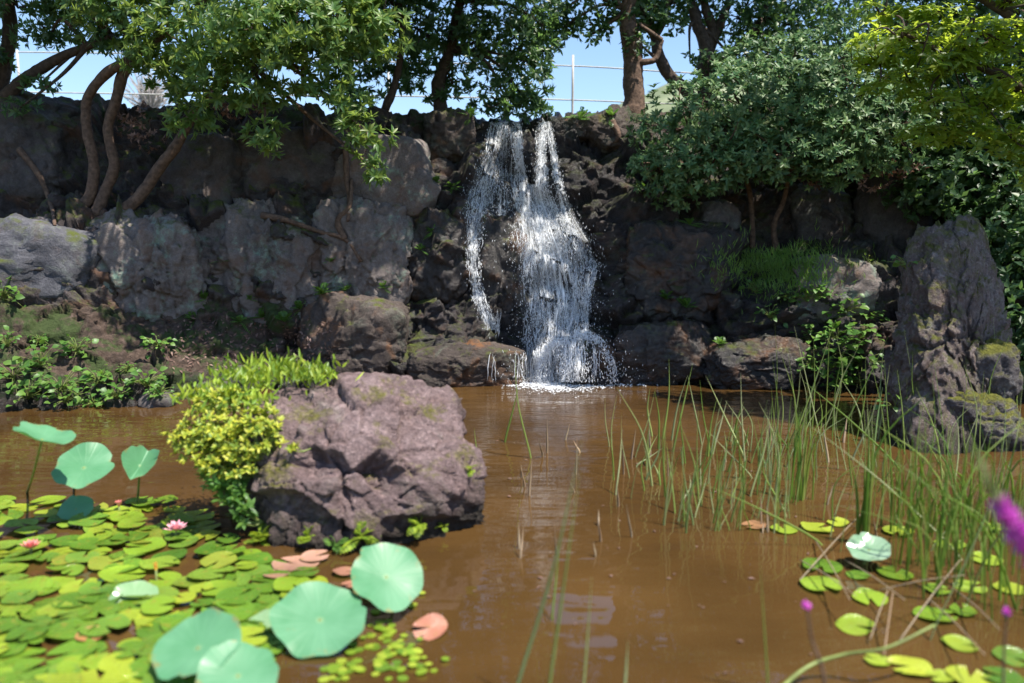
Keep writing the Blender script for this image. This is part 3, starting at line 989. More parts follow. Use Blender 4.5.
# water arching over the foot boulder, and thin trickles over the low boulder
acc = Acc()
for i in range(130):
    side = i % 2
    s0 = r.uniform(0, 1)
    if side: xs_ = [562 + 6 * s0, 578 + 8 * s0, 592 + 10 * s0, 604 + 9 * s0, 610 + 8 * s0]; ys_ = [344 - 8 * s0, 337 - 6 * s0, 341, 355 + 5 * s0, 382]
    else: xs_ = [568 - 6 * s0, 556 - 10 * s0, 548 - 10 * s0, 545 - 12 * s0]; ys_ = [343, 341 + 6 * s0, 358, 382]
    P = path3(np.array(xs_) + r.normal(0, 1.6), np.array(ys_) + r.normal(0, 2), r.uniform(.02, .1))
    if i % 3:
        m_ = int(r.integers(12, 28))
        C_ = catmull(P, 60)[r.integers(0, 60, m_)] + r.normal(0, .02, (m_, 3))
        acc.add(*drops(C_, r.uniform(.002, .0065, m_), r.uniform(1, 3.5, m_)))
        continue
    k0 = r.uniform(0, .75); C_ = catmull(P, 40)[int(k0 * 40):int(k0 * 40) + int(r.uniform(5, 12))]
    C_ = C_ + np.cumsum(r.normal(0, .003, C_.shape), 0)
    acc.add(*tube(C_, np.sin(np.linspace(.1, 3.04, len(C_))) * r.uniform(.0018, .005), sides=5, n=len(C_) * 2, lump=.7, seed=i))
for x0, y0, y1, n in ((497, 312, 336, 8), (517, 350, 380, 3), (494, 352, 381, 3), (580, 340, 380, 8), (571, 345, 380, 6), (596, 345, 378, 6), (537, 345, 382, 22), (530, 350, 382, 16)):
    for i in range(n):
        m_ = 8
        P = path3(x0 + np.cumsum(r.normal(0, .7, m_)) + r.normal(0, 2.2), np.linspace(y0, y1, m_) + r.normal(0, 2), r.uniform(.01, .05))
        acc.add(*tube(P, np.sin(np.linspace(.1, 3.04, m_)) * r.uniform(.002, .006), sides=5, n=16, lump=.5, seed=i))
V, F = acc.get()
part('foot_cascade', V, F, M['white_water'], fall)['kind'] = 'stuff'
# foam: flat blobs and hopping drops where the water lands
nF = 2600
fx = np.concatenate([r.normal(560, 26, int(nF * .7)), r.uniform(500, 660, nF - int(nF * .7))])
fy = 382 + np.abs(r.normal(0, 4.2, nF)) * np.exp(-((fx - 562) / 60) ** 2) + np.abs(r.normal(0, 1.2, nF)) + r.uniform(-1, 1, nF)
C = np.array([onz(x, y, 0.0) for x, y in zip(fx, fy)])
C[:, 2] = np.where(r.uniform(0, 1, nF) < .35, np.abs(r.normal(0, .07, nF)), .004)
Vd, Fd = drops(C, r.uniform(.004, .017, nF) * np.where(C[:, 2] > .01, .25, 1), np.where(C[:, 2] > .01, 1.2, .35))
part('foam', Vd, Fd, M['white_water'], fall, smooth=True)['kind'] = 'stuff'

# ------------------------------------------------------------------ trees
def crown_geo(clumps, dens, k, L, W, seed, gap=.0, inner=.3, el=(10, 50), upb=.55, hi=False, dirb=(0, -.25, 0)):
    r = np.random.default_rng(seed)
    tips, axes = [], []
    for (px, py, Y, rx, ry) in clumps:
        c = at(px, py, Y)
        ext = np.array([rx / FPX * Y, min(rx, ry * 1.3) / FPX * Y * .9, ry / FPX * Y])
        area = 4 * math.pi * ((ext[0] * ext[2]) ** 1.6 + (ext[0] * ext[1]) ** 1.6 + (ext[1] * ext[2]) ** 1.6)
        area = 4 * math.pi * (((ext[0] * ext[2]) ** 1.6 + (ext[0] * ext[1]) ** 1.6 + (ext[1] * ext[2]) ** 1.6) / 3) ** (1 / 1.6)
        n = max(4, int(area * dens))
        d = norm(r.normal(0, 1, (n, 3)))
        rad = np.where(r.uniform(0, 1, n) < inner, r.uniform(.3, .8, n), r.uniform(.78, 1.12, n))
        rad *= 1 + .22 * fbm(d * 2.1 + px * .1, 3, seed)
        p = c + d * ext * rad[:, None]
        tips.append(p)
        axes.append(norm(d / ext) + np.array([0, 0, upb]) + np.array(dirb) + r.normal(0, .35, (n, 3)))
    tips, axes = np.concatenate(tips), np.concatenate(axes)
    if gap:
        keep = fbm(tips * 2.4, 3, seed + 3) > gap
        tips, axes = tips[keep], axes[keep]
    return rosettes(tips, axes, k, L, W, el=el, hi=hi, r=r), tips


def limbs_to(acc, start, clumps, tips, r, r0=.035, twigs=90):
    """limbs from the fork to each clump, and fine twigs out to some of the leaf whorls"""
    for (px, py, Y, rx, ry) in clumps:
        c = at(px, py, Y)
        s_ = start[r.integers(len(start))] if len(start) > 1 else start[0]
        # nearest fork
        s_ = min(start, key=lambda q: np.linalg.norm(q - c) + r.uniform(0, .2))
        mid = (s_ + c) / 2 + r.normal(0, .12, 3) + np.array([0, 0, .1])
        acc.add(*tube([s_, mid, c], [r0, r0 * .65, r0 * .3], 6, n=12, lump=.2))
    if len(tips):
        cs = np.array([at(c[0], c[1], c[2]) for c in clumps])
        for i in r.choice(len(tips), min(twigs, len(tips)), replace=False):
            j = np.argmin(np.linalg.norm(cs - tips[i], axis=1))
            mid = (cs[j] + tips[i]) / 2 + r.normal(0, .05, 3)
            acc.add(*tube([cs[j], mid, tips[i]], [.011, .008, .004], 4, n=6))


def tree(label, base, trunks, clumps, leaf, bark, seed, dens=55, k=9, L=.1, W=.035, forks=None, cat='tree', name='tree', group=None, twigs=90, r0=.035, dry=None, **kw):
    r = np.random.default_rng(seed)
    o = thing(name, label, cat, base, group)
    acc = Acc()
    fk = []
    for pts, rad in trunks:
        P = [at(*p) for p in pts]
        acc.add(*tube(P, rad, 10, n=len(P) * 7, lump=.22, seed=seed))
        fk.append(P[-1])
        if len(P) > 3: fk.append(P[-2])
    V, F = acc.get()
    part('trunk', V, F, M[bark], o)
    (V, F), tips = crown_geo(clumps, dens, k, L, W, seed, **kw)
    part('crown', V, F, M[leaf], o)
    acc = Acc()
    limbs_to(acc, forks if forks is not None else fk, clumps, tips, r, r0, twigs)
    V, F = acc.get()
    part('limbs', V, F, M[bark], o)
    if dry:
        (V, F), _ = crown_geo(dry, 60, 6, .07, .025, seed + 50, upb=-.4)
        part('dead_leaves', V, F, M['leaf_dry'], o)
    return o


# left: three slim trunks from one stool
bz = hit(95, 214)[0]
bY = 9.42
tree('leaning evergreen tree with three slim bare trunks and glossy whorled leaves', at(95, 216, bY),
     [([(74, 214, bY), (90, 196, bY), (94, 165, bY), (87, 130, bY), (88, 98, bY), (106, 74, bY - .05), (128, 60, bY - .15)], [.075, .062, .058, .055, .055, .055, .05]),
      ([(97, 214, bY), (106, 190, bY), (114, 165, bY), (108, 130, bY), (116, 100, bY), (124, 72, bY), (142, 50, bY - .1), (200, 10, bY - .3)], [.08, .062, .058, .055, .06, .062, .055, .04]),
      ([(98, 226, bY - .1), (116, 216, bY - .1), (140, 196, bY - .1), (158, 170, bY - .1), (176, 146, bY - .1), (196, 110, bY), (212, 92, bY), (236, 50, bY - .3)], [.09, .075, .068, .066, .06, .06, .055, .04])],
     [(120, 10, 8.9, 52, 28), (190, 45, 8.5, 58, 40), (240, 30, 8.3, 58, 46), (290, 20, 8.3, 55, 38), (228, 84, 8.4, 44, 24), (196, 120, 8.6, 27, 15), (266, 136, 8.4, 18, 16),
      (310, 62, 8.5, 45, 34), (338, 98, 8.6, 34, 20), (366, 132, 8.5, 28, 19), (376, 170, 8.55, 12, 16), (335, 18, 8.5, 48, 38), (152, 62, 8.9, 28, 17), (275, 92, 8.7, 28, 17), (175, 92, 9.0, 20, 12), (380, 30, 8.6, 30, 30),
      (150, -50, 9.1, 90, 50), (260, -60, 9.0, 90, 60), (340, -50, 9.0, 70, 60), (220, -150, 9.5, 130, 70), (330, -160, 9.5, 110, 70), (120, -150, 9.8, 110, 70), (260, -260, 10, 150, 80), (60, -70, 8.9, 60, 30)],  # last clump: unseen, set forward to shade the boulders
     'leaf_tobira', 'bark', 21, dens=62, k=13, L=.105, W=.031, gap=-.36, hi=True, dirb=(0, -.5, 0), dry=[(132, 122, 9.6, 22, 11), (148, 140, 9.6, 16, 10), (240, 108, 9.7, 26, 10)], twigs=160)
# far left: dark tree with a long limb
tree('dark leafed tree with a long low limb at the rim', at(-60, 150, 9.9),
     [([(-62, 200, 9.9), (-30, 140, 9.9), (0, 102, 9.9), (30, 76, 9.85), (60, 58, 9.8), (88, 46, 9.7), (112, 36, 9.6)], [.13, .11, .085, .07, .058, .045, .03]),
      ([(-40, 150, 9.9), (-4, 90, 10), (4, 66, 10), (10, 30, 10), (6, -20, 10), (20, -80, 10)], [.12, .1, .09, .08, .08, .06])],
     [(18, 8, 10, 48, 26), (82, 22, 9.8, 50, 22), (50, 36, 9.8, 26, 10), (110, 42, 9.6, 26, 12), (-30, 40, 9.9, 40, 40), (60, -40, 10, 90, 46), (-80, 20, 9.4, 80, 60), (40, -50, 8.9, 80, 30), (0, -90, 9.4, 130, 60), (40, 84, 9.7, 18, 8), (20, 108, 9.6, 16, 8)],  # includes an unseen forward clump added to shade the slab below
     'leaf_dark', 'bark_dark', 22, dens=62, k=9, L=.1, W=.034, gap=-.2, twigs=120)
# centre: dark tree over the wall
tree('dark spreading evergreen tree overhanging the wall by the waterfall', at(440, 122, 11.4),
     [([(440, 125, 11.4), (440, 100, 11.4), (438, 84, 11.4), (450, 50, 11.4), (460, 0, 11.3)], [.1, .09, .09, .08, .06]),
      ([(385, 110, 11.0), (396, 80, 11.0), (402, 40, 10.9), (400, 10, 10.9), (392, -30, 10.8)], [.06, .05, .045, .045, .04])],
     [(420, 30, 11.3, 68, 42), (480, 40, 11.2, 60, 42), (528, 62, 11, 26, 42), (452, 84, 11.4, 40, 16), (404, 74, 11.4, 32, 18), (505, 98, 11, 34, 16), (542, 25, 11.3, 24, 26), (530, 105, 11, 22, 14),
      (420, -60, 11.3, 100, 60), (510, -70, 11.3, 80, 60), (440, -160, 10.2, 130, 60), (430, -60, 8.9, 60, 34), (500, -70, 9.0, 60, 34), (560, -90, 9.2, 60, 34), (470, -140, 8.9, 90, 40), (610, -120, 9.4, 60, 36), (400, -230, 9.6, 140, 60), (480, -240, 10, 110, 60), (352, 60, 11, 40, 40), (365, 0, 11, 50, 40)],  # forward clumps above the view are added to shade wall and fall
     'leaf_dark', 'bark_dark', 23, dens=56, k=11, L=.11, W=.034, gap=-.28, hi=True, twigs=120)
# thick trunk in the sky gap
tree('tree with a thick straight brown trunk on the rim', at(633, 118, 11.9),
     [([(633, 122, 11.9), (634, 100, 11.9), (633, 70, 11.9), (632, 45, 11.9), (628, 10, 11.9), (640, -40, 11.8)], [.19, .155, .14, .15, .11, .09]),
      ([(633, 62, 11.9), (646, 62, 11.8), (656, 58, 11.8), (662, 40, 11.8)], [.05, .045, .04, .03])],
     [(600, 16, 12, 42, 14), (548, 22, 11.9, 30, 14), (590, 34, 11.9, 26, 9), (650, 26, 12, 20, 12), (560, -14, 12, 60, 22), (642, 14, 12, 24, 18), (640, 44, 11.85, 18, 12), (640, -40, 12, 80, 36), (570, -70, 12, 80, 40), (566, 26, 11.9, 16, 8)],
     'leaf_dark', 'bark', 24, dens=60, k=8, L=.1, W=.045, gap=-.25, twigs=90)
tree('tree with a curved dark trunk leaning across the sky', at(690, 105, 12.2),
     [([(700, 110, 12.2), (684, 88, 12.2), (668, 74, 12.2), (658, 52, 12.2), (654, 34, 12.2), (640, 8, 12.2), (620, -30, 12.2)], [.1, .09, .085, .08, .075, .06, .05]),
      ([(655, 36, 12.2), (664, 20, 12.2), (668, 0, 12.2), (676, -30, 12.2)], [.06, .05, .045, .04])],
     [(672, 4, 12.3, 34, 16), (690, -30, 12.3, 60, 30), (668, 26, 12.2, 16, 9), (640, -70, 12.2, 80, 40), (720, -80, 12.2, 80, 40)],
     'leaf_dark', 'bark_dark', 25, dens=60, k=8, L=.1, W=.045, gap=-.2, twigs=80)
tree('many branched dark tree behind the grey green shrub', at(708, 110, 12.5),
     [([(708, 120, 12.5), (707, 70, 12.5), (706, 48, 12.5), (696, 20, 12.5), (686, -20, 12.5)], [.16, .14, .11, .08, .06]),
      ([(707, 60, 12.5), (712, 30, 12.5), (704, 0, 12.5), (706, -40, 12.5)], [.1, .08, .06, .05]),
      ([(708, 66, 12.5), (736, 50, 12.5), (756, 30, 12.5), (770, 0, 12.5), (790, -50, 12.5)], [.09, .08, .07, .06, .05]),
      ([(708, 56, 12.5), (722, 20, 12.5), (738, -20, 12.5)], [.08, .06, .05])],
     [(742, 18, 12.6, 40, 26), (792, 26, 12.5, 50, 36), (700, 12, 12.7, 24, 12), (740, 66, 12.2, 50, 20), (720, -50, 12.5, 80, 40), (826, 0, 12.5, 70, 56), (770, 62, 12, 50, 26), (800, -80, 12.5, 110, 50), (690, 62, 12.4, 14, 9)],
     'leaf_dark', 'bark_dark', 26, dens=60, k=8, L=.1, W=.045, gap=-.18, twigs=80)
# right: rounded grey-green shrub on slim stems
tree('big rounded grey green shrub overhanging the shaded wall', at(758, 246, 9.9),
     [([(752, 248, 9.85), (752, 220, 9.8), (750, 195, 9.7), (742, 160, 9.5)], [.04, .034, .03, .025]),
      ([(776, 250, 9.85), (774, 225, 9.8), (784, 200, 9.7), (790, 170, 9.5)], [.04, .034, .03, .025])],
     [(690, 130, 9.4, 50, 44), (742, 108, 9.4, 58, 44), (800, 108, 9.2, 62, 46), (850, 100, 9.1, 55, 50), (712, 164, 9.2, 56, 28), (780, 154, 9.0, 58, 28), (838, 150, 8.9, 50, 34), (660, 172, 9.4, 30, 24), (876, 130, 9.0, 46, 40),
      (680, 194, 9.4, 30, 14), (790, 66, 9.8, 66, 26), (850, 56, 9.8, 60, 34)],
     'leaf_grey', 'bark', 27, dens=84, k=11, L=.082, W=.03, hi=True, dirb=(0, -.5, 0), cat='shrub', name='shrub', inner=.2, twigs=160,
     dry=[(820, 178, 9.3, 20, 9), (905, 168, 9.0, 30, 9), (872, 182, 9.1, 16, 9)])
# right: bright layered tree in front, dark mass behind
tree('bright green tree with flat layered sprays leaning in from the side', at(1180, 250, 7.6),
     [([(1190, 330, 7.6), (1170, 240, 7.6), (1120, 160, 7.5), (1060, 120, 7.4), (1010, 80, 7.3), (960, 60, 7.2), (905, 34, 7.2)], [.14, .12, .08, .05, .035, .025, .012]),
      ([(1120, 160, 7.5), (1060, 60, 7.5), (1000, 10, 7.4), (940, -20, 7.4)], [.07, .05, .035, .02])],
     [(900, 40, 7.2, 42, 14), (945, 58, 7.1, 46, 15), (912, 84, 7.3, 46, 13), (965, 104, 7.1, 50, 15), (992, 36, 7.1, 42, 18), (1012, 140, 7, 40, 16), (946, 132, 7.3, 46, 13), (880, 14, 7.4, 28, 10), (1000, -20, 7.4, 70, 24), (920, -30, 7.4, 60, 22),
      (1040, 80, 7, 50, 24), (930, 16, 7.3, 40, 12), (1060, 170, 7, 50, 22), (880, 62, 7.3, 26, 9), (790, -80, 8.1, 60, 30), (850, -100, 8.1, 60, 30), (720, -100, 8.6, 60, 30), (1090, -110, 6.4, 60, 30), (1150, -120, 6.2, 70, 36), (1180, -30, 6.0, 60, 40), (1110, -210, 6.4, 90, 36), (1210, -160, 6.0, 80, 60)],  # clumps above the view are added to shade bank, water and pillar
     'leaf_bright', 'bark_dark', 28, dens=120, k=7, L=.095, W=.036, el=(-10, 25), upb=1.6, gap=-.3, twigs=140, r0=.014)
tree('dense dark green tree filling the shaded corner', at(1090, 330, 8.8),
     [([(1100, 340, 8.9), (1095, 240, 8.9), (1080, 120, 9), (1060, 20, 9)], [.16, .14, .11, .07])],
     [(965, 176, 9.1, 56, 40), (1004, 230, 8.7, 46, 50), (1020, 296, 8.4, 36, 60), (934, 188, 9.3, 44, 28), (988, 126, 9.3, 60, 50), (1070, 200, 8.6, 60, 120), (920, 112, 9.6, 60, 50), (1000, 46, 9.6, 80, 60), (930, 30, 9.9, 60, 50), (1080, 60, 9.2, 80, 80), (1024, 350, 8.2, 40, 40), (1000, -60, 9.6, 130, 60), (1110, 330, 8.2, 60, 80), (968, 250, 8.9, 30, 40)],
     'leaf_dark', 'bark_dark', 29, dens=72, k=8, L=.10, W=.048, inner=.25, twigs=60)

# pale bare tree far beyond the rim
acc = Acc()
o = thing('bare_tree', 'pale bare twiggy tree far beyond the fence', 'tree', at(150, 150, 30))
rr = np.random.default_rng(3)
acc.add(*tube([at(150, 170, 30), at(150, 130, 30), at(151, 100, 30)], [.22, .16, .08], 8))
part('trunk', *acc.get(), plain_mat('pale_bark', (.36, .33, .32), .9), o)
acc = Acc()
for i in range(170):
    th, ph = rr.uniform(-1.4, 1.4), rr.uniform(0, 6.28)
    s_ = at(150 + rr.uniform(-1, 1), rr.uniform(98, 128), 30)
    ln = rr.uniform(.5, 1.4)
    d = np.array([math.sin(th) * math.cos(ph), math.sin(th) * math.sin(ph), math.cos(th)])
    acc.add(*tube([s_, s_ + d * ln * .5 + rr.normal(0, .05, 3), s_ + d * ln + np.array([0, 0, .12])], [.03, .022, .012], 4, n=6))
part('twigs', *acc.get(), bpy.data.materials['pale_bark'], o)

# ------------------------------------------------------------------ fence beyond the rim
fm = plain_mat('galvanised_metal', (.5, .49, .48), .5, .2, 8, .05)
fence = thing('fence', 'thin metal post and rail fence against the sky beyond the rim', 'fence', at(573, 150, 14))
for px, yt in ((-168, 46), (17, 50), (202, 54), (388, 58), (573, 55), (758, 66), (943, 70)):
    p = at(px, yt, 14)
    part('post', *tube([np.array([p[0], p[1], 3.2]), p], .02, 8, n=4), fm, fence)
for ys_ in ((50, 66, 75), (90, 100, 106)):
    P = [at(-400, ys_[0] - 3, 14), at(17, ys_[0] + 2, 14), at(202, ys_[0] + 5, 14), at(388, ys_[1] - 4, 14), at(573, ys_[1], 14), at(758, ys_[2], 14), at(1200, ys_[2] + 3, 14)]
    part('rail', *tube(P, .011, 6, n=60), fm, fence)

# ------------------------------------------------------------------ plants on bank, cliff and rocks
def plant_broad(c, size, n, r, mat, name, label, cat='plant', group=None, up=.7, face=(0, -.4, 0)):
    """leafy plant: stems with broad leaves"""
    d = norm(r.normal(0, 1, (n, 3)) * np.array([1, .8, .6]) + np.array([0, -.25, up]))
    ln = size * r.uniform(.4, 1.0, n)
    base = c + d * ln[:, None]
    L = size * r.uniform(.2, .46, n)
    out = norm(d * np.array([1, 1, .2]) + np.array(face) + r.normal(0, .3, (n, 3)))
    upv = norm(np.array([0, -.5, 1]) + r.normal(0, .35, (n, 3)))
    acc = Acc()
    acc.add(*leaf_geo(base, out, upv, L, L * r.uniform(.65, .9, n), droop=.25, fold=.1, hi=True))
    o = thing(name, label, cat, c, group)
    part('foliage', *acc.get(), mat, o)
    acc = Acc()
    for i in range(n):
        acc.add(*tube([c + r.normal(0, .01, 3), c + d[i] * ln[i] * .55 + np.array([0, 0, .02]), base[i]], [.004, .003, .002], 4, n=5))
    part('stems', *acc.get(), M['stalk'], o)
    return o


def plant_fern(c, size, n, r, mat, name, label, cat='fern', group=None, nor=(0, -.3, 1), spread=1.0):
    """fronds: each an arching rib with paired leaflets"""
    acc = Acc()
    for i in range(n):
        d = norm(np.array(nor) * r.uniform(.5, 1.3) + r.normal(0, .55 * spread, 3))
        ln = size * r.uniform(.6, 1.1)
        kk = 9
        tt = np.linspace(0.1, 1, kk)
        P = c + d * ln * tt[:, None] + np.array([0, 0, -1]) * (tt[:, None] ** 2) * ln * .35
        acc.add(*tube(np.vstack([c[None], P[::2]]), [.0028, .001], 4, n=9))
        T = norm(np.gradient(P, axis=0))
        sd_ = norm(np.cross(T, np.array([0, -.2, 1]) + r.normal(0, .1, 3)))
        upv = np.cross(sd_, T)
        L = ln * .3 * np.sin(np.linspace(.5, 2.9, kk))
        for sg in (-1, 1):
            acc.add(*leaf_geo(P, sd_ * sg + T * .5, upv, L, L * .34, droop=.2, fold=.05))
    return solo(name, *acc.get(), mat, label, cat, group, origin=c)


rp_ = np.random.default_rng(17)
bank = [(14, 378, .26), (40, 366, .24), (62, 390, .26), (78, 352, .2), (28, 398, .24), (100, 384, .22), (66, 402, .2), (118, 398, .2), (146, 386, .22), (158, 346, .17), (160, 394, .15), (8, 345, .18), (94, 406, .16), (40, 342, .14), (128, 372, .13)]
for i, (x, y, s_) in enumerate(bank):
    p, nn, ob = hit(x, y)
    plant_broad(p, s_ * .95, int(34 + rp_.integers(12)), rp_, M['leaf_bank'], 'leafy_plant', 'low leafy green plant growing on the shaded earth bank by the water', group='leafy plants on the earth bank')
p = hit(8, 296)[0]
plant_broad(p + np.array([0, -.06, 0]), .22, 44, rp_, M['leaf_bank'], 'leafy_plant', 'rounded bright green tuft under the blue grey slab')
right = [(826, 322, .17), (846, 312, .17), (812, 340, .15), (838, 352, .19), (826, 374, .19), (858, 340, .14), (862, 366, .14), (806, 300, .13), (850, 384, .14), (790, 300, .12), (818, 296, .13), (834, 338, .14), (846, 362, .15), (770, 318, .11), (868, 318, .12), (812, 366, .13), (838, 384, .14), (756, 292, .1)]
for i, (x, y, s_) in enumerate(right):
    p, nn, ob = hit(x, y)
    plant_broad(p, s_ * 1.55, 34, rp_, M['leaf_bank'], 'leafy_plant', 'fresh green leafy plant hanging on the dark bank near the rock pillar', group='leafy plants near the rock pillar')
ferns = [(666, 300, .16, 'small green fern in a crevice of the bulging black rock'), (686, 308, .19, 'drooping bright fern under the bulging black rock'),
         (322, 294, .16, 'small fern on the ledge over the rust brown boulder'), (345, 291, .15, 'bright fern tuft on the ledge middle'),
         (384, 289, .13, 'little fern at the ledge end toward the fall'), (300, 310, .16, 'fern tuft at the foot of the fissured boulder'), (262, 318, .15, 'fern sprig over the bare earth'),
         (452, 188, .14, 'lime green fern beside the top of the side stream'), (436, 182, .1, 'tiny fern at the wet stone'), (194, 320, .14, 'fern under the lichen boulder'),
         (312, 376, .15, 'pale fern at the waterline beside the rust brown boulder'), (222, 262, .12, 'small fern in the gap between two lichen boulders'),
         (470, 118, .18, 'grassy tuft at the lip of the fall'), (580, 120, .2, 'low green plant on the rim by the brown stones'), (612, 116, .14, 'yellowish weed below the thick trunk'), (420, 250, .1, 'small sprig on the cracked rock'),
         (720, 345, .12, 'small fern above the layered waterline boulder'), (250, 300, .1, 'thin sprig on the fissured boulder'), (330, 262, .1, 'small sprig on the rust stained boulder'),
         (205, 300, .14, 'bright sprig wedged between the lichen boulder and the fissured one'), (285, 322, .16, 'low fern at the top of the bare earth slope'), (240, 322, .13, 'small fern below the fissured boulder'), (432, 232, .13, 'green sprig beside the cracked dark rock'), (690, 225, .15, 'fern in shade beneath the shrub edge'), (640, 190, .14, 'dim fern below the shrub tip near the fall')]
for x, y, s_, l in ferns:
    p, nn, ob = hit(x, y)
    if p is None: continue
    plant_fern(p, s_ * 1.25, 13, rp_, M['leaf_bank'], 'fern', l)
# grassy hummock on the right bank
acc = Acc()
for i in range(2200):
    x, y = rp_.normal(775, 28), rp_.normal(268, 14)
    p, nn, ob = hit(x, y)
    if p is None or ob is None or p[1] > 10: continue
    d = norm(np.array([0, -.35, 1]) + rp_.normal(0, .4, 3))
    acc.add(*leaf_geo(p[None], d[None], np.array([[0, -1, .3]]), np.array([rp_.uniform(.06, .14)]), np.array([.009]), droop=.3))
solo('grass', *acc.get(), leaf_mat('hummock_grass', [(.10, .22, .035), (.15, .28, .045), (.22, .34, .06)], (.3, .48, .06), .4, .5), 'soft green grass on the hummock below the slim shrub stems', 'grass', kind='stuff')
# leaf litter on the bare earth behind the rock
acc = Acc()
for i in range(420):
    x, y = rp_.uniform(165, 330), rp_.uniform(318, 372)
    p, nn, ob = hit(x, y)
    if p is None: continue
    d = norm(rp_.normal(0, 1, 3)); d = norm(d - nn * np.dot(d, nn) + nn * .15)
    acc.add(*leaf_geo((p + nn * .012)[None], d[None], (nn + rp_.normal(0, .3, 3))[None], np.array([rp_.uniform(.03, .07)]), np.array([.022]), droop=.1))
solo('leaf_litter', *acc.get(), M['leaf_dry'], 'dry brown fallen leaves on the bare earth of the bank', 'leaf litter', kind='stuff')
# roots hanging over the wall
rmat = M['bark_dark']
for i, (pts, l) in enumerate([([(346, 150), (347, 180), (350, 205), (348, 222)], 'brown root stub hanging between two wall blocks'),
                              ([(262, 216), (290, 222), (318, 232), (345, 240), (362, 262)], 'long thin root creeping across the rust stained boulder'),
                              ([(345, 240), (338, 222), (350, 206), (352, 180)], 'thin forked root climbing between the upper blocks'),
                              ([(20, 150), (40, 176), (52, 206), (56, 226)], 'dark root running down the shaded boulder'),
                              ([(600, 108), (612, 122), (618, 138), (606, 150)], 'tangled root under the thick trunk'),
                              ([(398, 110), (420, 108), (450, 104), (470, 112)], 'bare limb lying along the rim')]):
    P = []
    for x, y in pts:
        p = hit(x, y)[0]
        if p is not None and p[1] < 12.5: P.append(p + np.array([0, -.02, .01]))
    if len(P) > 1:
        solo('root', *tube(P, np.linspace(.04, .018, len(P)), 7, n=24, lump=.3, seed=i), M['bark'], l, 'root')

# on the centre rock
rc = np.random.default_rng(31)


def whorl_shrub(cells, L, W, k, mat, dens, seed, name, label, cat='plant', up=.9, hi=True):
    r = np.random.default_rng(seed)
    tips, ax = [], []
    roots_ = []
    for (px, py, Y, rx, ry, n) in cells:
        c = at(px, py, Y)
        e = np.array([rx, rx * .7, ry]) / FPX * Y
        d = norm(r.normal(0, 1, (n, 3)))
        tips.append(c + d * e * (r.uniform(.25, 1, (n, 1)) ** .5))
        ax.append(d * .6 + np.array([0, -.25, up]) + r.normal(0, .25, (n, 3)))
        roots_ += [c + np.array([.1, .05, -e[2]])] * n
    tips, ax = np.concatenate(tips), np.concatenate(ax)
    o = thing(name, label, cat, tips.mean(0) * np.array([1, 1, 0]) + np.array([0, 0, tips[:, 2].min()]))
    part('foliage', *rosettes(tips, ax, k, L, W, el=(15, 55), hi=hi, r=r), mat, o)
    acc = Acc()
    for i in r.choice(len(tips), min(len(tips), 160), replace=False):
        a_ = tips[i]; b_ = roots_[i]
        acc.add(*tube([b_, (a_ + b_) / 2 + np.array([0, 0, -.02]), a_], [.004, .0035, .0025], 4, n=6))
    part('stems', *acc.get(), M['stalk'], o)
    return o


whorl_shrub([(225, 424, 4.45, 46, 22, 130), (196, 436, 4.4, 30, 16, 70), (252, 438, 4.3, 32, 20, 90), (230, 462, 4.28, 32, 18, 84), (210, 450, 4.35, 34, 20, 84), (262, 420, 4.35, 24, 14, 36), (215, 400, 4.5, 40, 12, 50), (290, 445, 4.25, 8, 6, 5)],
            .037, .016, 9, M['leaf_yellow'], 1, 41, 'spurge', 'yellow green whorled plant spilling down the side of the purple rock')
whorl_shrub([(232, 492, 4.25, 16, 16, 30), (222, 478, 4.3, 22, 14, 36), (242, 512, 4.2, 9, 14, 14)], .055, .022, 8, M['leaf_bank'], 1, 42, 'leafy_plant', 'darker green plant low on the shaded side of the purple rock')


def blades(cells, seed, name, label, mat, L=(.09, .17), W=.016, cat='fern'):
    r = np.random.default_rng(seed)
    acc = Acc()
    for (px, py, Y, rx, ry, n) in cells:
        for i in range(n):
            c = at(px + r.normal(0, rx * .5), py + r.normal(0, ry * .5), Y + r.normal(0, .06))
            h_ = hit(*[(px + r.normal(0, rx * .4)), py + ry])[0]
            d = norm(np.array([0, -.1, .9]) + r.normal(0, .5, 3))
            ln = r.uniform(*L)
            acc.add(*leaf_geo((c - d * ln * .5)[None], d[None], np.array([[r.normal(0, .5), -1, .3]]), np.array([ln]), np.array([W * r.uniform(.8, 1.5)]), droop=r.uniform(-.1, .3), hi=True))
    return solo(name, *acc.get(), mat, label, cat)


blades([(290, 372, 4.75, 44, 12, 190), (250, 376, 4.65, 46, 14, 160), (314, 374, 4.8, 22, 10, 90), (225, 390, 4.6, 36, 14, 140), (275, 362, 4.9, 48, 8, 90), (205, 396, 4.55, 30, 12, 80), (240, 398, 4.5, 40, 10, 80)], 51, 'fern', 'bright lime green fern clump sunlit on top of the purple rock', M['leaf_fern'], L=(.035, .095), W=.013)
for i, (x, y, s_, n, l) in enumerate([(420, 524, .075, 12, 'small yellow green fern at the waterline of the purple rock'), (442, 526, .05, 8, 'tiny lime fern beside the waterline tuft on the purple rock'),
                                      (308, 538, .07, 12, 'small green fern low on the purple rock front'), (262, 540, .11, 18, 'spiky yellow green tuft at the shaded foot of the purple rock'), (362, 538, .09, 14, 'pale leafy tuft at the foot of the purple rock centre'),
                                      (336, 545, .07, 10, 'dry looking tuft at the waterline between two ferns'), (470, 470, .05, 8, 'mossy sprig on the sunny flank of the purple rock')]):
    p, nn, ob = hit(x, y)
    plant_fern(p, s_ * 1.5, n, rc, M['leaf_fern'] if i != 5 else M['leaf_bank'], 'fern', l, nor=(0, -.7, .6))
p = hit(906, 268)[0]
plant_broad(p, .17, 16, rp_, M['leaf_bank'], 'leafy_plant', 'small leafy plant rooted high on the rock pillar side')
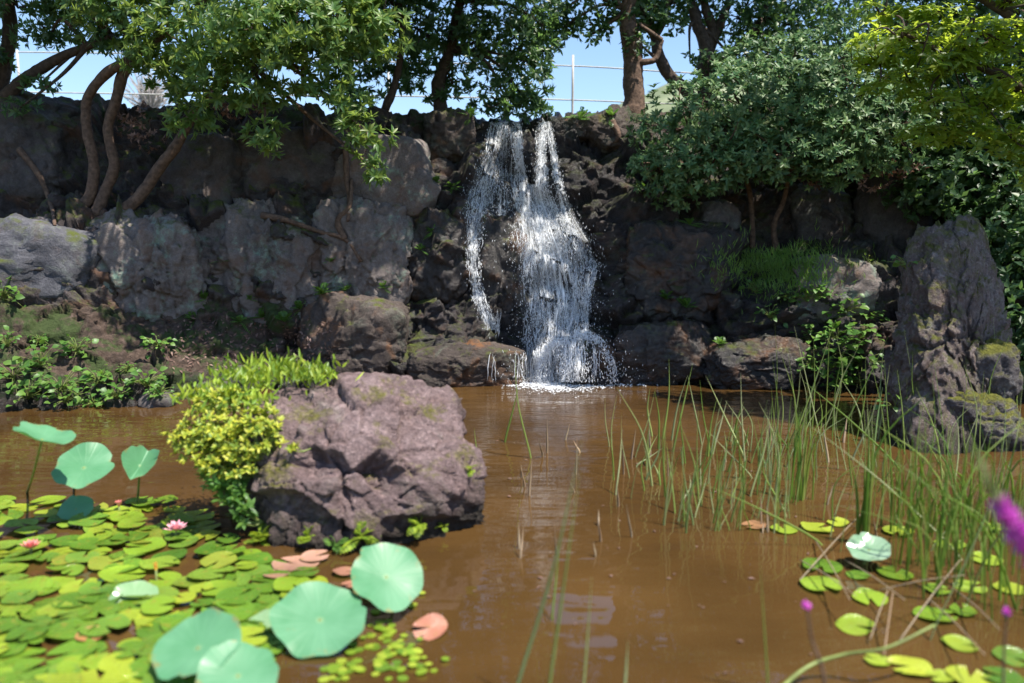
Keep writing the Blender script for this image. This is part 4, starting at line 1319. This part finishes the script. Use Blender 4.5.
p = hit(893, 408)[0]
plant_broad(p + np.array([0, -.05, 0]), .17, 16, rp_, M['leaf_bank'], 'leafy_plant', 'small leafy plant at the waterline before the rock pillar')
for x, y, l in ((867, 262, 'pale sunlit leaf sprig on the bank above the ferns'), (824, 252, 'tiny sunlit sprig above the grassy hummock')):
    p = hit(x, y)[0]
    plant_broad(p, .1, 7, rp_, M['leaf_fern'], 'leafy_plant', l)

# ------------------------------------------------------------------ water lily pads
def pad_mesh(seed, r=rng):
    r = np.random.default_rng(seed)
    seg, rings = 40, 5
    notch = R(r.uniform(8, 16))
    th = np.linspace(notch, 2 * math.pi - notch, seg)
    V = [[0, 0, 0]]
    ph = r.uniform(0, 6.28, 3)
    for k in range(1, rings + 1):
        q = k / rings
        rad = q * (1 + .035 * np.sin(2 * th + ph[0]) + .02 * np.sin(5 * th + ph[1]))
        z = .05 * q ** 2 * np.sin(3 * th + ph[2]) * r.uniform(.4, 1.2) + (.04 * q ** 6)
        V += np.stack([rad * np.cos(th), rad * np.sin(th), z], 1).tolist()
    T = [[0, 1 + j, 2 + j] for j in range(seg - 1)]
    Q = [[1 + (k - 1) * seg + j, 1 + k * seg + j, 1 + k * seg + j + 1, 1 + (k - 1) * seg + j + 1] for k in range(1, rings) for j in range(seg - 1)]
    return mesh_data('lily_pad', V, [np.array(T), np.array(Q)])


def pad_mat(name, cols, rough=.13):
    m = leaf_mat(name, cols, (.22, .3, .02), .12, rough, per='object', spec=.6)
    t = m.node_tree
    b = t.nodes['Principled BSDF']
    tc = N(t, 'ShaderNodeTexCoord')
    sx = N(t, 'ShaderNodeSeparateXYZ'); t.links.new(tc.outputs['Object'], sx.inputs[0])
    ang = math2(t, 'ARCTAN2', sx.outputs[1], sx.outputs[0])
    wv = math2(t, 'SINE', math2(t, 'MULTIPLY', ang, 13.0), 0)
    no = N(t, 'ShaderNodeTexNoise'); no.inputs['Scale'].default_value = 6; no.inputs['Detail'].default_value = 4
    t.links.new(tc.outputs['Object'], no.inputs['Vector'])
    bp = N(t, 'ShaderNodeBump'); bp.inputs['Strength'].default_value = .35; bp.inputs['Distance'].default_value = .08
    t.links.new(math2(t, 'ADD', math2(t, 'MULTIPLY', math2(t, 'POWER', math2(t, 'ABSOLUTE', wv, 0), 6), -.15), no.outputs['Fac']), bp.inputs['Height'])
    t.links.new(bp.outputs[0], b.inputs['Normal'])
    old = b.inputs['Base Color'].links[0].from_socket
    n3 = N(t, 'ShaderNodeTexNoise'); n3.inputs['Scale'].default_value = 2.2; n3.inputs['Detail'].default_value = 5
    oi = N(t, 'ShaderNodeObjectInfo')
    ad = N(t, 'ShaderNodeVectorMath', operation='ADD'); t.links.new(tc.outputs['Object'], ad.inputs[0]); t.links.new(oi.outputs['Location'], ad.inputs[1])
    t.links.new(ad.outputs[0], n3.inputs['Vector'])
    c2 = mix(t, maprange(t, n3.outputs['Fac'], .56, .75, 0, .7), old, (.27, .20, .03))
    t.links.new(c2, b.inputs['Base Color'])
    return m


M['pad'] = pad_mat('lily_pad_green', [(.07, .16, .016), (.12, .23, .02), (.2, .31, .024), (.28, .34, .026), (.16, .28, .035), (.09, .19, .02), (.27, .29, .035)])
M['pad_pale'] = pad_mat('lily_pad_lime', [(.2, .31, .025), (.28, .37, .03), (.36, .41, .035)], .3)
M['pad_red'] = pad_mat('withered_pad', [(.34, .13, .08), (.45, .25, .18), (.36, .17, .05)], .35)
pads = [pad_mesh(200 + i) for i in range(8)]
for me in pads: me.materials.append(M['pad'])


def put_pad(p, rad, tilt, seed, mat, label, group=None, name='lily_pad'):
    me = pads[seed % len(pads)]
    o = bpy.data.objects.new(name, me)
    COL.objects.link(o)
    o.location = tuple(p)
    o.rotation_euler = (tilt[0], tilt[1], random.uniform(0, 6.28))
    o.scale = (rad, rad, rad)
    if mat != 'pad':
        o.material_slots[0].link = 'OBJECT'
        o.material_slots[0].material = M[mat]
    return tag(o, label, 'lily pad', group)


def inpoly(x, y, poly):
    c = False
    n = len(poly)
    for i in range(n):
        x1, y1 = poly[i]; x2, y2 = poly[i - 1]
        if (y1 > y) != (y2 > y) and x < (x2 - x1) * (y - y1) / (y2 - y1) + x1: c = not c
    return c


rl = np.random.default_rng(88)
poly = [(-60, 505), (10, 500), (70, 505), (110, 498), (165, 500), (185, 508), (232, 545), (262, 556), (300, 570), (318, 590), (300, 640), (265, 690), (200, 760), (-120, 760), (-140, 560)]
done = []
tries = 0
while len(done) < 295 and tries < 90000:
    tries += 1
    x, y = rl.uniform(-130, 320), rl.uniform(495, 755)
    if not inpoly(x, y, poly): continue
    p = onz(x, y, 0)
    rad = rl.uniform(.05, .115)
    if any(np.hypot(*(p[:2] - q[:2])) < (rad + s_) * .47 for q, s_ in done): continue
    done.append((p, rad))
for i, (p, rad) in enumerate(done):
    z = .006 + (i % 9) * .003
    put_pad((p[0], p[1], z), rad, (rl.normal(0, .06), rl.normal(0, .06)), i, 'pad', 'round floating lily pad among the crowded pads beside the purple rock', group='crowded lily pads')
rightpads = [(784, 530, 28, 'pad_pale', 'lime lily pad beside a yellowed leaf at the open water edge'), (817, 529, 32, 'pad_pale', 'lime lily pad second from the open water edge in the reeds'), (822, 568, 40, 'pad', 'green lily pad with a turned edge over the widest lime pad'),
             (821, 587, 42, 'pad_pale', 'widest lime lily pad near the open water below the reeds'), (858, 576, 24, 'pad', 'small tilted green lily pad below the white lotus leaf'), (895, 575, 34, 'pad', 'dark green lily pad between the lotus leaf and sedge'),
             (870, 600, 34, 'pad', 'narrow green lily pad beside two dry stalks'), (898, 533, 30, 'pad_pale', 'lime lily pad in the reeds above the sedge foot'), (950, 545, 30, 'pad_pale', 'lime lily pad behind the sedge clump'),
             (855, 627, 38, 'pad_pale', 'notched bright lily pad alone on dark open water'), (935, 617, 40, 'pad', 'dark dull lily pad below the sedge clump'), (963, 613, 26, 'pad', 'small green lily pad next to the dull dark pad'),
             (960, 645, 34, 'pad_pale', 'bright lily pad alone below the sedge'), (877, 662, 26, 'pad_pale', 'smallest bright lily pad touching a larger bright one'), (910, 669, 42, 'pad_pale', 'large bright lily pad at the bottom edge touching a smaller one'),
             (937, 592, 24, 'pad', 'small lily pad at the sedge foot'), (1013, 658, 38, 'pad', 'green lily pad under the pink tipped stem'), (970, 680, 46, 'pad_pale', 'wide bright lily pad cut by the picture bottom'), (1004, 680, 40, 'pad', 'green lily pad at the bottom corner'),
             (940, 680, 26, 'pad_pale', 'small bright lily pad between two wider pads at the bottom'), (985, 560, 34, 'pad_pale', 'lime lily pad deep in the tall sedge'), (1010, 590, 30, 'pad', 'green lily pad in the sedge by the magenta flower'), (838, 524, 22, 'pad_pale', 'tiny lime lily pad behind two others in the reeds'),
             (1000, 530, 26, 'pad', 'green lily pad far back under the magenta flower'), (970, 588, 30, 'pad_pale', 'yellowing lily pad at the heart of the sedge')]
for i, (x, y, wd, mt, l) in enumerate(rightpads):
    p = onz(x, y, 0)
    put_pad((p[0], p[1], .006 + (i % 4) * .003), wd / 2 / FPX * p[1] * 1.02, (rl.normal(0, .05), rl.normal(0, .05)), i + 3, mt, l, group='lily pads among the reeds')
p = onz(755, 526); put_pad((p[0], p[1], .006), .075, (0.05, 0), 5, 'pad_red', 'curled orange yellow leaf floating at the open water edge', name='floating_leaf')
for i, (x, y, s_, l) in enumerate([(296, 566, .12, 'bleached pinkish withered pad under the front of the purple rock'), (345, 574, .06, 'reddish withered pad behind the upright lotus leaf'), (372, 592, .06, 'pink withered pad by the lotus leaf rim'), (352, 588, .05, 'small withered pad under the lotus leaves'), (430, 632, .075, 'withered orange pad floating alone on brown water'), (315, 560, .07, 'torn pale withered pad beside the bleached one'), (278, 578, .07, 'orange withered pad at the lily edge'), (92, 640, .06, 'brown orange withered pad amid the green pads'), (330, 600, .05, 'orange scrap of withered pad near the largest lotus leaf')]):
    p = onz(x, y); put_pad((p[0], p[1], .012 + .002 * i), s_, (rl.normal(0, .12), rl.normal(0, .12)), i, 'pad_red', l, name='withered_pad')
# floating weed: small leaf clusters
def weed(poly_c, n, seed, label):
    r = np.random.default_rng(seed)
    acc = Acc()
    th = np.linspace(0, 6.283, 9)[:-1]
    for i in range(n):
        x, y = r.normal(poly_c[0], poly_c[2]), r.normal(poly_c[1], poly_c[3])
        p = onz(x, y, 0)
        rr_ = r.uniform(.012, .024)
        V = p + np.stack([rr_ * np.cos(th), rr_ * np.sin(th), np.full(8, .004 + .0012 * (i % 8)) + r.normal(0, .08) * rr_ * np.cos(th)], 1)
        acc.add(V, [np.arange(8)[None]])
    return solo('floating_weed', *acc.get(), M['leaf_fern'], label, 'water weed', kind='stuff')
weed((380, 628, 13, 10), 26, 1, 'patch of tiny round floating leaves beside the largest lotus leaf')
weed((398, 658, 20, 12), 60, 2, 'wider patch of tiny round floating leaves on brown water')
weed((345, 668, 12, 8), 22, 3, 'small patch of tiny floating leaves below the largest lotus leaf')
weed((410, 604, 8, 5), 8, 4, 'few tiny floating leaves behind the largest lotus leaf')

# ------------------------------------------------------------------ lotus leaves
def lotus_mat(name, c0, c1, trans, rough=.5, tw=.22):
    m, t, b = mat_new(name)
    tc = N(t, 'ShaderNodeTexCoord')
    sx = N(t, 'ShaderNodeSeparateXYZ'); t.links.new(tc.outputs['UV'], sx.inputs[0])
    no = N(t, 'ShaderNodeTexNoise'); no.inputs['Scale'].default_value = 5; no.inputs['Detail'].default_value = 5
    t.links.new(tc.outputs['Object'], no.inputs['Vector'])
    col = mix(t, maprange(t, no.outputs['Fac'], .35, .65), c0, c1)
    vein = math2(t, 'POWER', math2(t, 'ABSOLUTE', math2(t, 'COSINE', math2(t, 'MULTIPLY', sx.outputs[0], math.pi * 20), 0), 0), 30)
    col = mix(t, math2(t, 'MULTIPLY', vein, .12), col, tuple(min(1, x * 1.5) for x in c1))
    nb = N(t, 'ShaderNodeTexNoise'); nb.inputs['Scale'].default_value = 14; nb.inputs['Detail'].default_value = 6; nb.inputs['Roughness'].default_value = .7
    t.links.new(tc.outputs['Object'], nb.inputs['Vector'])
    rim = maprange(t, sx.outputs[1], .8, 1.0, 0, .14)
    col = mix(t, maprange(t, math2(t, 'ADD', nb.outputs['Fac'], rim), .66, .74, 0, .75), col, (.24, .2, .06))
    col = mix(t, maprange(t, sx.outputs[1], 0, .12, .6, 0), col, (.3, .42, .2))
    t.links.new(col, b.inputs['Base Color'])
    t.links.new(maprange(t, no.outputs['Fac'], .35, .65, rough - .15, rough + .1), b.inputs['Roughness'])
    tr = N(t, 'ShaderNodeBsdfTranslucent'); tr.inputs[0].default_value = (*trans, 1)
    ms = N(t, 'ShaderNodeMixShader'); ms.inputs[0].default_value = tw
    t.links.new(b.outputs[0], ms.inputs[1]); t.links.new(tr.outputs[0], ms.inputs[2])
    t.links.new(ms.outputs[0], t.nodes['Material Output'].inputs[0])
    bp = N(t, 'ShaderNodeBump'); bp.inputs['Strength'].default_value = .15; bp.inputs['Distance'].default_value = .005
    t.links.new(vein, bp.inputs['Height']); t.links.new(bp.outputs[0], b.inputs['Normal'])
    return m


M['lotus'] = lotus_mat('lotus_blue_green', (.08, .24, .11), (.12, .30, .16), (.08, .30, .07))
M['lotus_pale'] = lotus_mat('lotus_pale', (.2, .34, .16), (.27, .4, .22), (.2, .35, .08), .35)
M['lotus_shiny'] = lotus_mat('lotus_shiny', (.13, .27, .13), (.3, .43, .3), (.1, .2, .08), .2)


def lotus(px, py, wpx, diam, nrm_, label, mat='lotus', fold=0.0, cup=.12, seed=0, base_px=None, Y=None):
    r = np.random.default_rng(seed + 300)
    Y = Y or diam * FPX / wpx
    c = at(px, py, Y)
    n_ = norm(np.array(nrm_, float))
    a = norm(np.cross(n_, np.array([0, 1., .3])))
    b_ = np.cross(n_, a)
    seg, rings = 48, 8
    th = np.linspace(0, 2 * math.pi, seg, endpoint=False)
    ph = r.uniform(0, 6.28, 4)
    R0 = diam / 2
    V = [c]
    for k in range(1, rings + 1):
        q = k / rings
        rad = R0 * q * (1 + .05 * np.sin(2 * th + ph[0]) + .03 * np.sin(5 * th + ph[1]) + .02 * np.sin(9 * th + ph[2]) - .12 * np.exp(-((np.mod(th + ph[3], 6.283) - 3.1) / .12) ** 2) * q)
        h = R0 * (cup * q ** 1.6 + .07 * q ** 2 * np.sin(2 * th + ph[2]) + .05 * q ** 3 * np.sin(3 * th + ph[3]) + .03 * q ** 6 * np.sin(7 * th + ph[0]))
        u_, v_ = rad * np.cos(th), rad * np.sin(th)
        if fold:
            h = h + fold * np.abs(u_) * 1.0
            u_ = u_ * (1 - abs(fold) * .35)
        V.append(c + a * u_[:, None] + b_ * v_[:, None] + n_ * h[:, None])
    V = np.vstack([V[0][None]] + V[1:])
    j = np.arange(seg); k2 = (j + 1) % seg
    T = np.stack([np.zeros(seg, int), 1 + j, 1 + k2], 1)
    Q = np.concatenate([np.stack([1 + (k - 1) * seg + j, 1 + k * seg + j, 1 + k * seg + k2, 1 + (k - 1) * seg + k2], 1) for k in range(1, rings)])
    ft = onz(*base_px, -.25) if base_px else np.array([c[0] + r.normal(0, .05), c[1] + .06, -.3])
    o = thing('lotus_leaf', label, 'lotus leaf', (ft[0], ft[1], 0))
    lf = part('leaf_blade', V, [T, Q], M[mat], o)
    uv = lf.data.uv_layers.new(name='UVMap')
    ang = np.concatenate([[0], np.tile(th / (2 * math.pi), rings)])
    li = np.empty(len(lf.data.loops), dtype=np.int32)
    lf.data.loops.foreach_get('vertex_index', li)
    rq = np.concatenate([[0], np.repeat(np.arange(1, rings + 1) / rings, seg)])
    uv.data.foreach_set('uv', np.stack([ang[li], rq[li]], 1).astype(np.float32).ravel())
    mid = (c + ft) / 2 + np.array([r.normal(0, .02), .02, 0])
    part('stalk', *tube([ft, mid, c + n_ * R0 * .01], [.0085, .0075, .006], 7, n=16), M['stalk'], o)
    return o


lotus(320, 620, 98, .38, (.05, -.42, 1), 'largest round blue green lotus leaf beside the tiny floating leaves', seed=1, cup=.1)
lotus(386, 577, 80, .335, (.38, -.5, .85), 'blue green lotus leaf tilted in front of the purple rock', seed=2, cup=.1)
lotus(198, 648, 88, .31, (-.15, -.5, 1), 'blue green lotus leaf overlapping another at the lower edge', seed=3, cup=.14)
lotus(238, 676, 86, .29, (.15, -.35, 1), 'darker low lotus leaf partly under its neighbour at the lower edge', seed=4, cup=.1)
lotus(133, 604, 56, .24, (.12, -.55, 1), 'pale green lotus leaf resting over the lily pads', mat='lotus_pale', seed=5, cup=.05)
lotus(262, 628, 60, .2, (-.2, -.4, 1), 'pale yellowish lotus leaf tucked under the largest one', mat='lotus_pale', seed=6, cup=.05, Y=3.2)
lotus(84, 468, 60, .34, (.12, -.55, 1), 'blue green lotus leaf held above the water over the pads', seed=7, cup=.12, base_px=(70, 500))
lotus(42, 440, 62, .33, (.32, .12, 1), 'lotus leaf seen edge on atop a long yellow stalk', seed=8, cup=.2, base_px=(20, 512), fold=.12)
lotus(140, 466, 42, .25, (.3, -.5, .7), 'folded lotus leaf with a white underside edge standing over open water', seed=9, fold=.7, mat='lotus')
lotus(76, 509, 36, .205, (.0, -.5, 1), 'small low blue green lotus leaf at the rear of the pads', seed=10, cup=.08)
lotus(869, 550, 38, .2, (-.1, -.45, 1), 'shiny whitish lotus leaf among the reeds', mat='lotus_shiny', seed=11, cup=.2, Y=3.85)
lotus(30, 640, 46, .2, (-.1, -.35, 1), 'pale shiny lotus leaf lying amid lily pads near the frame edge', mat='lotus_pale', seed=12, cup=.06)

# ------------------------------------------------------------------ lily flowers
fp = plain_mat('pink_petal', (.72, .36, .42), .5, .15, 12, 0)
fr = plain_mat('rosy_petal', (.7, .24, .22), .5, .15, 12, 0)
fo = plain_mat('orange_petal', (.7, .36, .06), .5, .15, 12, 0)
fy_ = plain_mat('yellow_stamen', (.75, .5, .06), .6, .2, 30, 0)


def flower(px, py, s_, mat, label, n=18, open_=1.0):
    c = onz(px, py, .05)
    r = np.random.default_rng(int(px))
    o = thing('water_lily_flower', label, 'flower', (c[0], c[1], 0))
    acc = Acc()
    for ring, (el, m_) in enumerate(((15, n // 2), (38, n // 3), (62, n // 4))):
        ph = np.arange(m_) / m_ * 6.283 + ring * .4
        e = R(90 - (90 - el) * open_) + r.normal(0, .06, m_)
        d = np.stack([np.cos(ph) * np.cos(e), np.sin(ph) * np.cos(e), np.sin(e)], 1)
        up = np.stack([-np.cos(ph) * np.sin(e), -np.sin(ph) * np.sin(e), np.cos(e)], 1)
        acc.add(*leaf_geo(np.repeat(c[None], m_, 0) + d * s_ * .12, d, up, np.full(m_, s_ * (1 - .12 * ring)), np.full(m_, s_ * .42), droop=-.15, fold=.2, hi=True))
    part('petals', *acc.get(), mat, o)
    acc = Acc()
    for i in range(14):
        d = norm(np.array([r.normal(0, .4), r.normal(0, .4), 1]))
        acc.add(*tube([c + d * s_ * .05, c + d * s_ * .4], [.003, .002], 5, n=4))
    part('stamens', *acc.get(), fy_, o)
    part('stalk', *tube([c + np.array([0, 0, -.3]), c + np.array([0, 0, .005])], [.005, .006], 6, n=5), M['stalk'], o)


flower(176, 530, .062, fp, 'open pale pink water lily flower nearest the purple rock')
flower(31, 549, .055, fr, 'rosy water lily flower amid pads far from the rock', open_=.85)
flower(119, 507, .04, fr, 'small red half closed lily flower at the back of the pads', open_=.5)
flower(156, 571, .04, fo, 'orange lily bud standing upright among the pads', open_=.2, n=12)

# ------------------------------------------------------------------ reeds and sedge
def blade_geo(P, wd, n=9, seed=0):
    """flat, slightly folded blade of real width that narrows to a tip"""
    C = catmull(P, n)
    T = norm(np.gradient(C, axis=0))
    r = np.random.default_rng(seed)
    side0 = norm(np.array([math.cos(r.uniform(-.9, .9)), math.sin(r.uniform(-.9, .9)), 0]))
    sd_ = norm(side0 - T * (T @ side0)[:, None])
    nn = np.cross(sd_, T)
    wv = wd * np.interp(np.linspace(0, 1, n), [0, .15, .6, 1], [.75, 1, .8, .06])
    V = np.stack([C - sd_ * wv[:, None] / 2, C + nn * wv[:, None] * .28, C + sd_ * wv[:, None] / 2, C - nn * wv[:, None] * .1], 1).reshape(-1, 3)
    i = np.arange(n - 1)[:, None] * 4
    j = np.arange(4)[None]
    k = (j + 1) % 4
    return V, [np.stack([i + j, i + k, i + 4 + k, i + 4 + j], -1).reshape(-1, 4)]


def reed(bx, by, tx, ty, wpx, seed, label, group=None, bend=0.0, mat='reed', dY=0.0):
    r = np.random.default_rng(seed)
    b_ = onz(bx, by, 0)
    Yt = b_[1] + dY + r.normal(0, .06)
    tip = at(tx, ty, Yt)
    mid = (b_ + tip) / 2 + np.array([bend, 0, abs(bend) * .5])
    dn = norm(b_ - mid)
    dn = dn * min(.2, .2 / max(.25, abs(dn[2])) )
    P = [b_ + norm(np.array([dn[0] * .3, 0, -1])) * .15, b_, mid, tip]
    return solo('reed', *blade_geo(P, wpx / FPX * b_[1], 14, seed), M[mat], label, 'reed', group, origin=np.array([b_[0], b_[1], 0]))


hand = [((512, 705), (582, 440), 5, 'long single reed slanting up from the bottom over open brown water', .02), ((547, 705), (580, 470), 4, 'faint reed rising beside the long slanting one', .0),
        ((583, 700), (592, 575), 4, 'short straight reed at the bottom near the slanting pair', 0), ((531, 458), (515, 350), 2.6, 'thin reed arching over in front of the waterfall foot', -.04), ((505, 442), (519, 386), 2.4, 'shorter thin reed meeting the arching one before the waterfall', 0),
        ((479, 470), (474, 428), 2.2, 'thin reed close to the sunny flank of the rock', 0), ((552, 620), (560, 540), 3, 'stray reed standing near the sky reflection', 0), ((624, 700), (628, 640), 4, 'short reed at the bottom in the middle', 0),
        ((652, 486), (617, 388), 3, 'pale bent reed at the open side of the reed bed', .05), ((744, 458), (706, 376), 2.6, 'thin straight reed leaning toward the waterfall', 0), ((752, 478), (705, 428), 2.6, 'short reed leaning low over the water', 0),
        ((768, 690), (760, 560), 4, 'tall faint reed rising in the lower middle', .0), ((900, 470), (802, 380), 2.6, 'long thin reed slanting across the pillar rock reflection', .02), ((962, 560), (800, 418), 2.6, 'long reed slanting low across other reeds', .03),
        ((822, 545), (700, 482), 2.8, 'reed bowed almost flat over the water', .02), ((930, 640), (1024, 382), 3, 'long reed leaning outward beside the magenta flower', .05)]
for i, (b_, t_, wd, l, bd) in enumerate(hand):
    reed(*b_, *t_, wd, 400 + i, l, bend=bd)
rr = np.random.default_rng(123)
n = 0
while n < 125:
    x, y = rr.uniform(604, 790), rr.uniform(436, 535)
    if x < 660 and y > 500: continue
    if rr.uniform() > (.3 + .7 * (x - 604) / 170): continue
    hgt = rr.uniform(22, 90) * (.8 if x < 660 else 1)
    reed(x, y, x + rr.normal(4, 10), y - hgt, rr.uniform(1.5, 2.9), 500 + n, 'upright green reed in the sparse stand on open water', 'reeds in the sparse stand', bend=rr.normal(0, .02))
    n += 1
n = 0
while n < 105:
    x, y = rr.uniform(770, 1030), 436 + 120 * rr.uniform() ** 1.7
    hgt = rr.uniform(40, 130)
    reed(x, y, x + rr.normal(6, 16), y - hgt, rr.uniform(1.2, 2.3), 700 + n, 'upright green reed in the thick stand before the rock pillar', 'reeds in the thick stand', bend=rr.normal(0, .04))
    n += 1
for i in range(34):
    x, y = rr.uniform(520, 880), rr.uniform(440, 560)
    if rr.uniform() < .3: x = rr.uniform(515, 620)
    reed(x, y, x + rr.normal(0, 3), y - rr.uniform(8, 40), rr.uniform(2.2, 3.4), 900 + i, 'short pale dead reed stub sticking out of the water', 'dead reed stubs', mat='dry_reed')


def sedge(bx, by, nb, hpx, wpx, seed, label, spread=1.0):
    r = np.random.default_rng(seed)
    b_ = onz(bx, by, 0)
    Y = b_[1]
    acc = Acc()
    for i in range(nb):
        p = b_ + np.array([r.normal(0, .07 * spread), r.normal(0, .07 * spread), 0])
        h_ = hpx / FPX * Y * r.uniform(.45, 1.05)
        az = r.uniform(0, 6.28); out = h_ * abs(r.normal(0, .32)) * spread
        d = np.array([math.cos(az), math.sin(az) * .8, 0])
        arch = r.uniform(0, 1)
        P = [p + np.array([0, 0, -.12]), p, p + d * out * .35 + np.array([0, 0, h_ * .6]), p + d * out * (1 + arch * .5) + np.array([0, 0, h_ * (1 - .3 * arch * min(1, out / h_ * 2))])]
        acc.add(*blade_geo(P, wpx / FPX * Y * r.uniform(.6, 1.2), 12, seed * 100 + i))
    return solo('sedge', *acc.get(), M['sedge'], label, 'sedge', origin=b_)


sedge(862, 545, 9, 170, 4.5, 1, 'upright tuft of broad bright blades standing apart in the reeds', .45)
sedge(800, 500, 12, 118, 2.6, 2, 'narrow bluish green tuft at the near end of the thick stand', .5)
sedge(922, 570, 16, 180, 2.8, 3, 'dense tall sedge clump before the rock pillar', 1.2)
sedge(945, 592, 18, 205, 2.9, 4, 'tallest dense sedge clump behind the dull dark lily pad', 1.3)
sedge(975, 570, 18, 165, 2.8, 5, 'arching sedge clump beside the magenta flower', 1.6)
sedge(1005, 606, 16, 180, 3, 6, 'sedge clump at the picture edge below the magenta flower', 1.4)
sedge(900, 530, 18, 120, 2.4, 7, 'short sedge tuft behind the dense clumps', 1.4)
sedge(985, 520, 24, 115, 2.6, 8, 'sedge tuft close to the mossy boulder', 1.6)
sedge(955, 535, 24, 90, 2.4, 9, 'low spreading sedge tuft amid the taller clumps', 2.0)
# fallen dry stalks in the sedge
for i, (x0, y0, x1, y1) in enumerate([(800, 580, 870, 505), (845, 560, 905, 600), (900, 640, 960, 560), (930, 600, 985, 655), (870, 640, 888, 590), (884, 655, 893, 592), (815, 540, 850, 600), (955, 590, 1000, 630), (800, 560, 856, 596), (880, 590, 965, 575)]):
    a_, b_ = onz(x0, y0, .02), onz(x1, y1, .14)
    solo('fallen_stalk', *tube([a_, (a_ + b_) / 2 + np.array([0, 0, .01]), b_], [.0032, .003, .002], 6, n=12), M['dry_reed'], 'thin dry brown stalk fallen among reeds and lily pads', 'stalk', 'fallen dry stalks')
for i, (pts, l) in enumerate([([(740, 730, 0), (800, 672, .05), (842, 655, .1), (886, 648, .15), (935, 625, .22)], 'long smooth pale green stem bowed low over the water')]):
    P = [onz(x, y, z) for x, y, z in pts]
    solo('bent_stem', *tube(P, [.009, .008, .007, .006, .005], 8, n=40), M['stalk'], l, 'stem')

# small petals, seeds and bits of leaf drifting on the surface
acc = Acc()
rd = np.random.default_rng(77)
for i in range(130):
    x, y = rd.uniform(250, 820), 388 + 290 * rd.uniform() ** 1.6
    p = onz(x, y, .005)
    a_ = rd.uniform(0, 6.28)
    ln = rd.uniform(.012, .04)
    acc.add(*leaf_geo(p[None], np.array([[math.cos(a_), math.sin(a_), .05]]), np.array([[0, 0, 1.]]), np.array([ln]), np.array([ln * rd.uniform(.3, .7)]), droop=.05))
solo('floating_debris', *acc.get(), M['leaf_dry'], 'tiny petals and leaf scraps drifting on the brown water', 'debris', kind='stuff')

# ------------------------------------------------------------------ loosestrife
mg = leaf_mat('magenta_floret', [(.7, .08, .62), (.85, .16, .76), (.9, .28, .82)], (.8, .1, .7), .35, .5)
gb = leaf_mat('green_bud', [(.3, .34, .13), (.42, .44, .2)], (.2, .24, .08), .2, .6)


def loosestrife(pts, label, bud=(.0, .45), flo=(.45, 1.0), s_=.016, rad=.0035):
    P = [at(*p) for p in pts]
    C = catmull(P, 60)
    o = thing('loosestrife', label, 'flower', C[-1])
    part('stem', *tube(C, np.linspace(rad * .5, rad, 60), 7, n=60), M['stalk'] if flo[1] > .3 else M['bark'], o)
    r = np.random.default_rng(len(label))
    for nm, (a, b_), mat, nn, sz in (('buds', bud, gb, 700, .6), ('florets', flo, mg, 900, 1.0)):
        if b_ <= a: continue
        nn = max(14, int(nn * (b_ - a)))
        u = r.uniform(a, b_, nn)
        base = C[(u * 59).astype(int)]
        d = norm(r.normal(0, 1, (nn, 3)))
        L = s_ * sz * r.uniform(.6, 1.2, nn) * np.clip(.3 + u * 1.3, .45, 1)
        acc = Acc()
        acc.add(*leaf_geo(base, d, norm(r.normal(0, 1, (nn, 3))), L, L * (.6 if nm == 'florets' else .7), droop=.2, fold=.15, hi=True))
        part(nm, *acc.get(), mat, o)


loosestrife([(976, 452, 1.5), (990, 484, 1.5), (1006, 512, 1.5), (1030, 548, 1.5), (1060, 600, 1.5), (1090, 690, 1.5), (1100, 800, 1.5)], 'magenta flower spike with a green budded tip leaning in at the edge', bud=(0, .27), flo=(.28, .85), s_=.034, rad=.006)
loosestrife([(806, 604, 2.2), (809, 620, 2.2), (812, 640, 2.2), (822, 668, 2.2), (826, 700, 2.2), (828, 760, 2.2)], 'thin brown stem with a pink bud tip over open water', bud=(0, 0), flo=(0, .05), s_=.03, rad=.006)
loosestrife([(1007, 610, 2.3), (1006, 625, 2.3), (1004, 650, 2.3), (1003, 700, 2.3), (1003, 760, 2.3)], 'thin stem with a small purple bud tip above the lily pads', bud=(0, 0), flo=(0, .06), s_=.03, rad=.005)
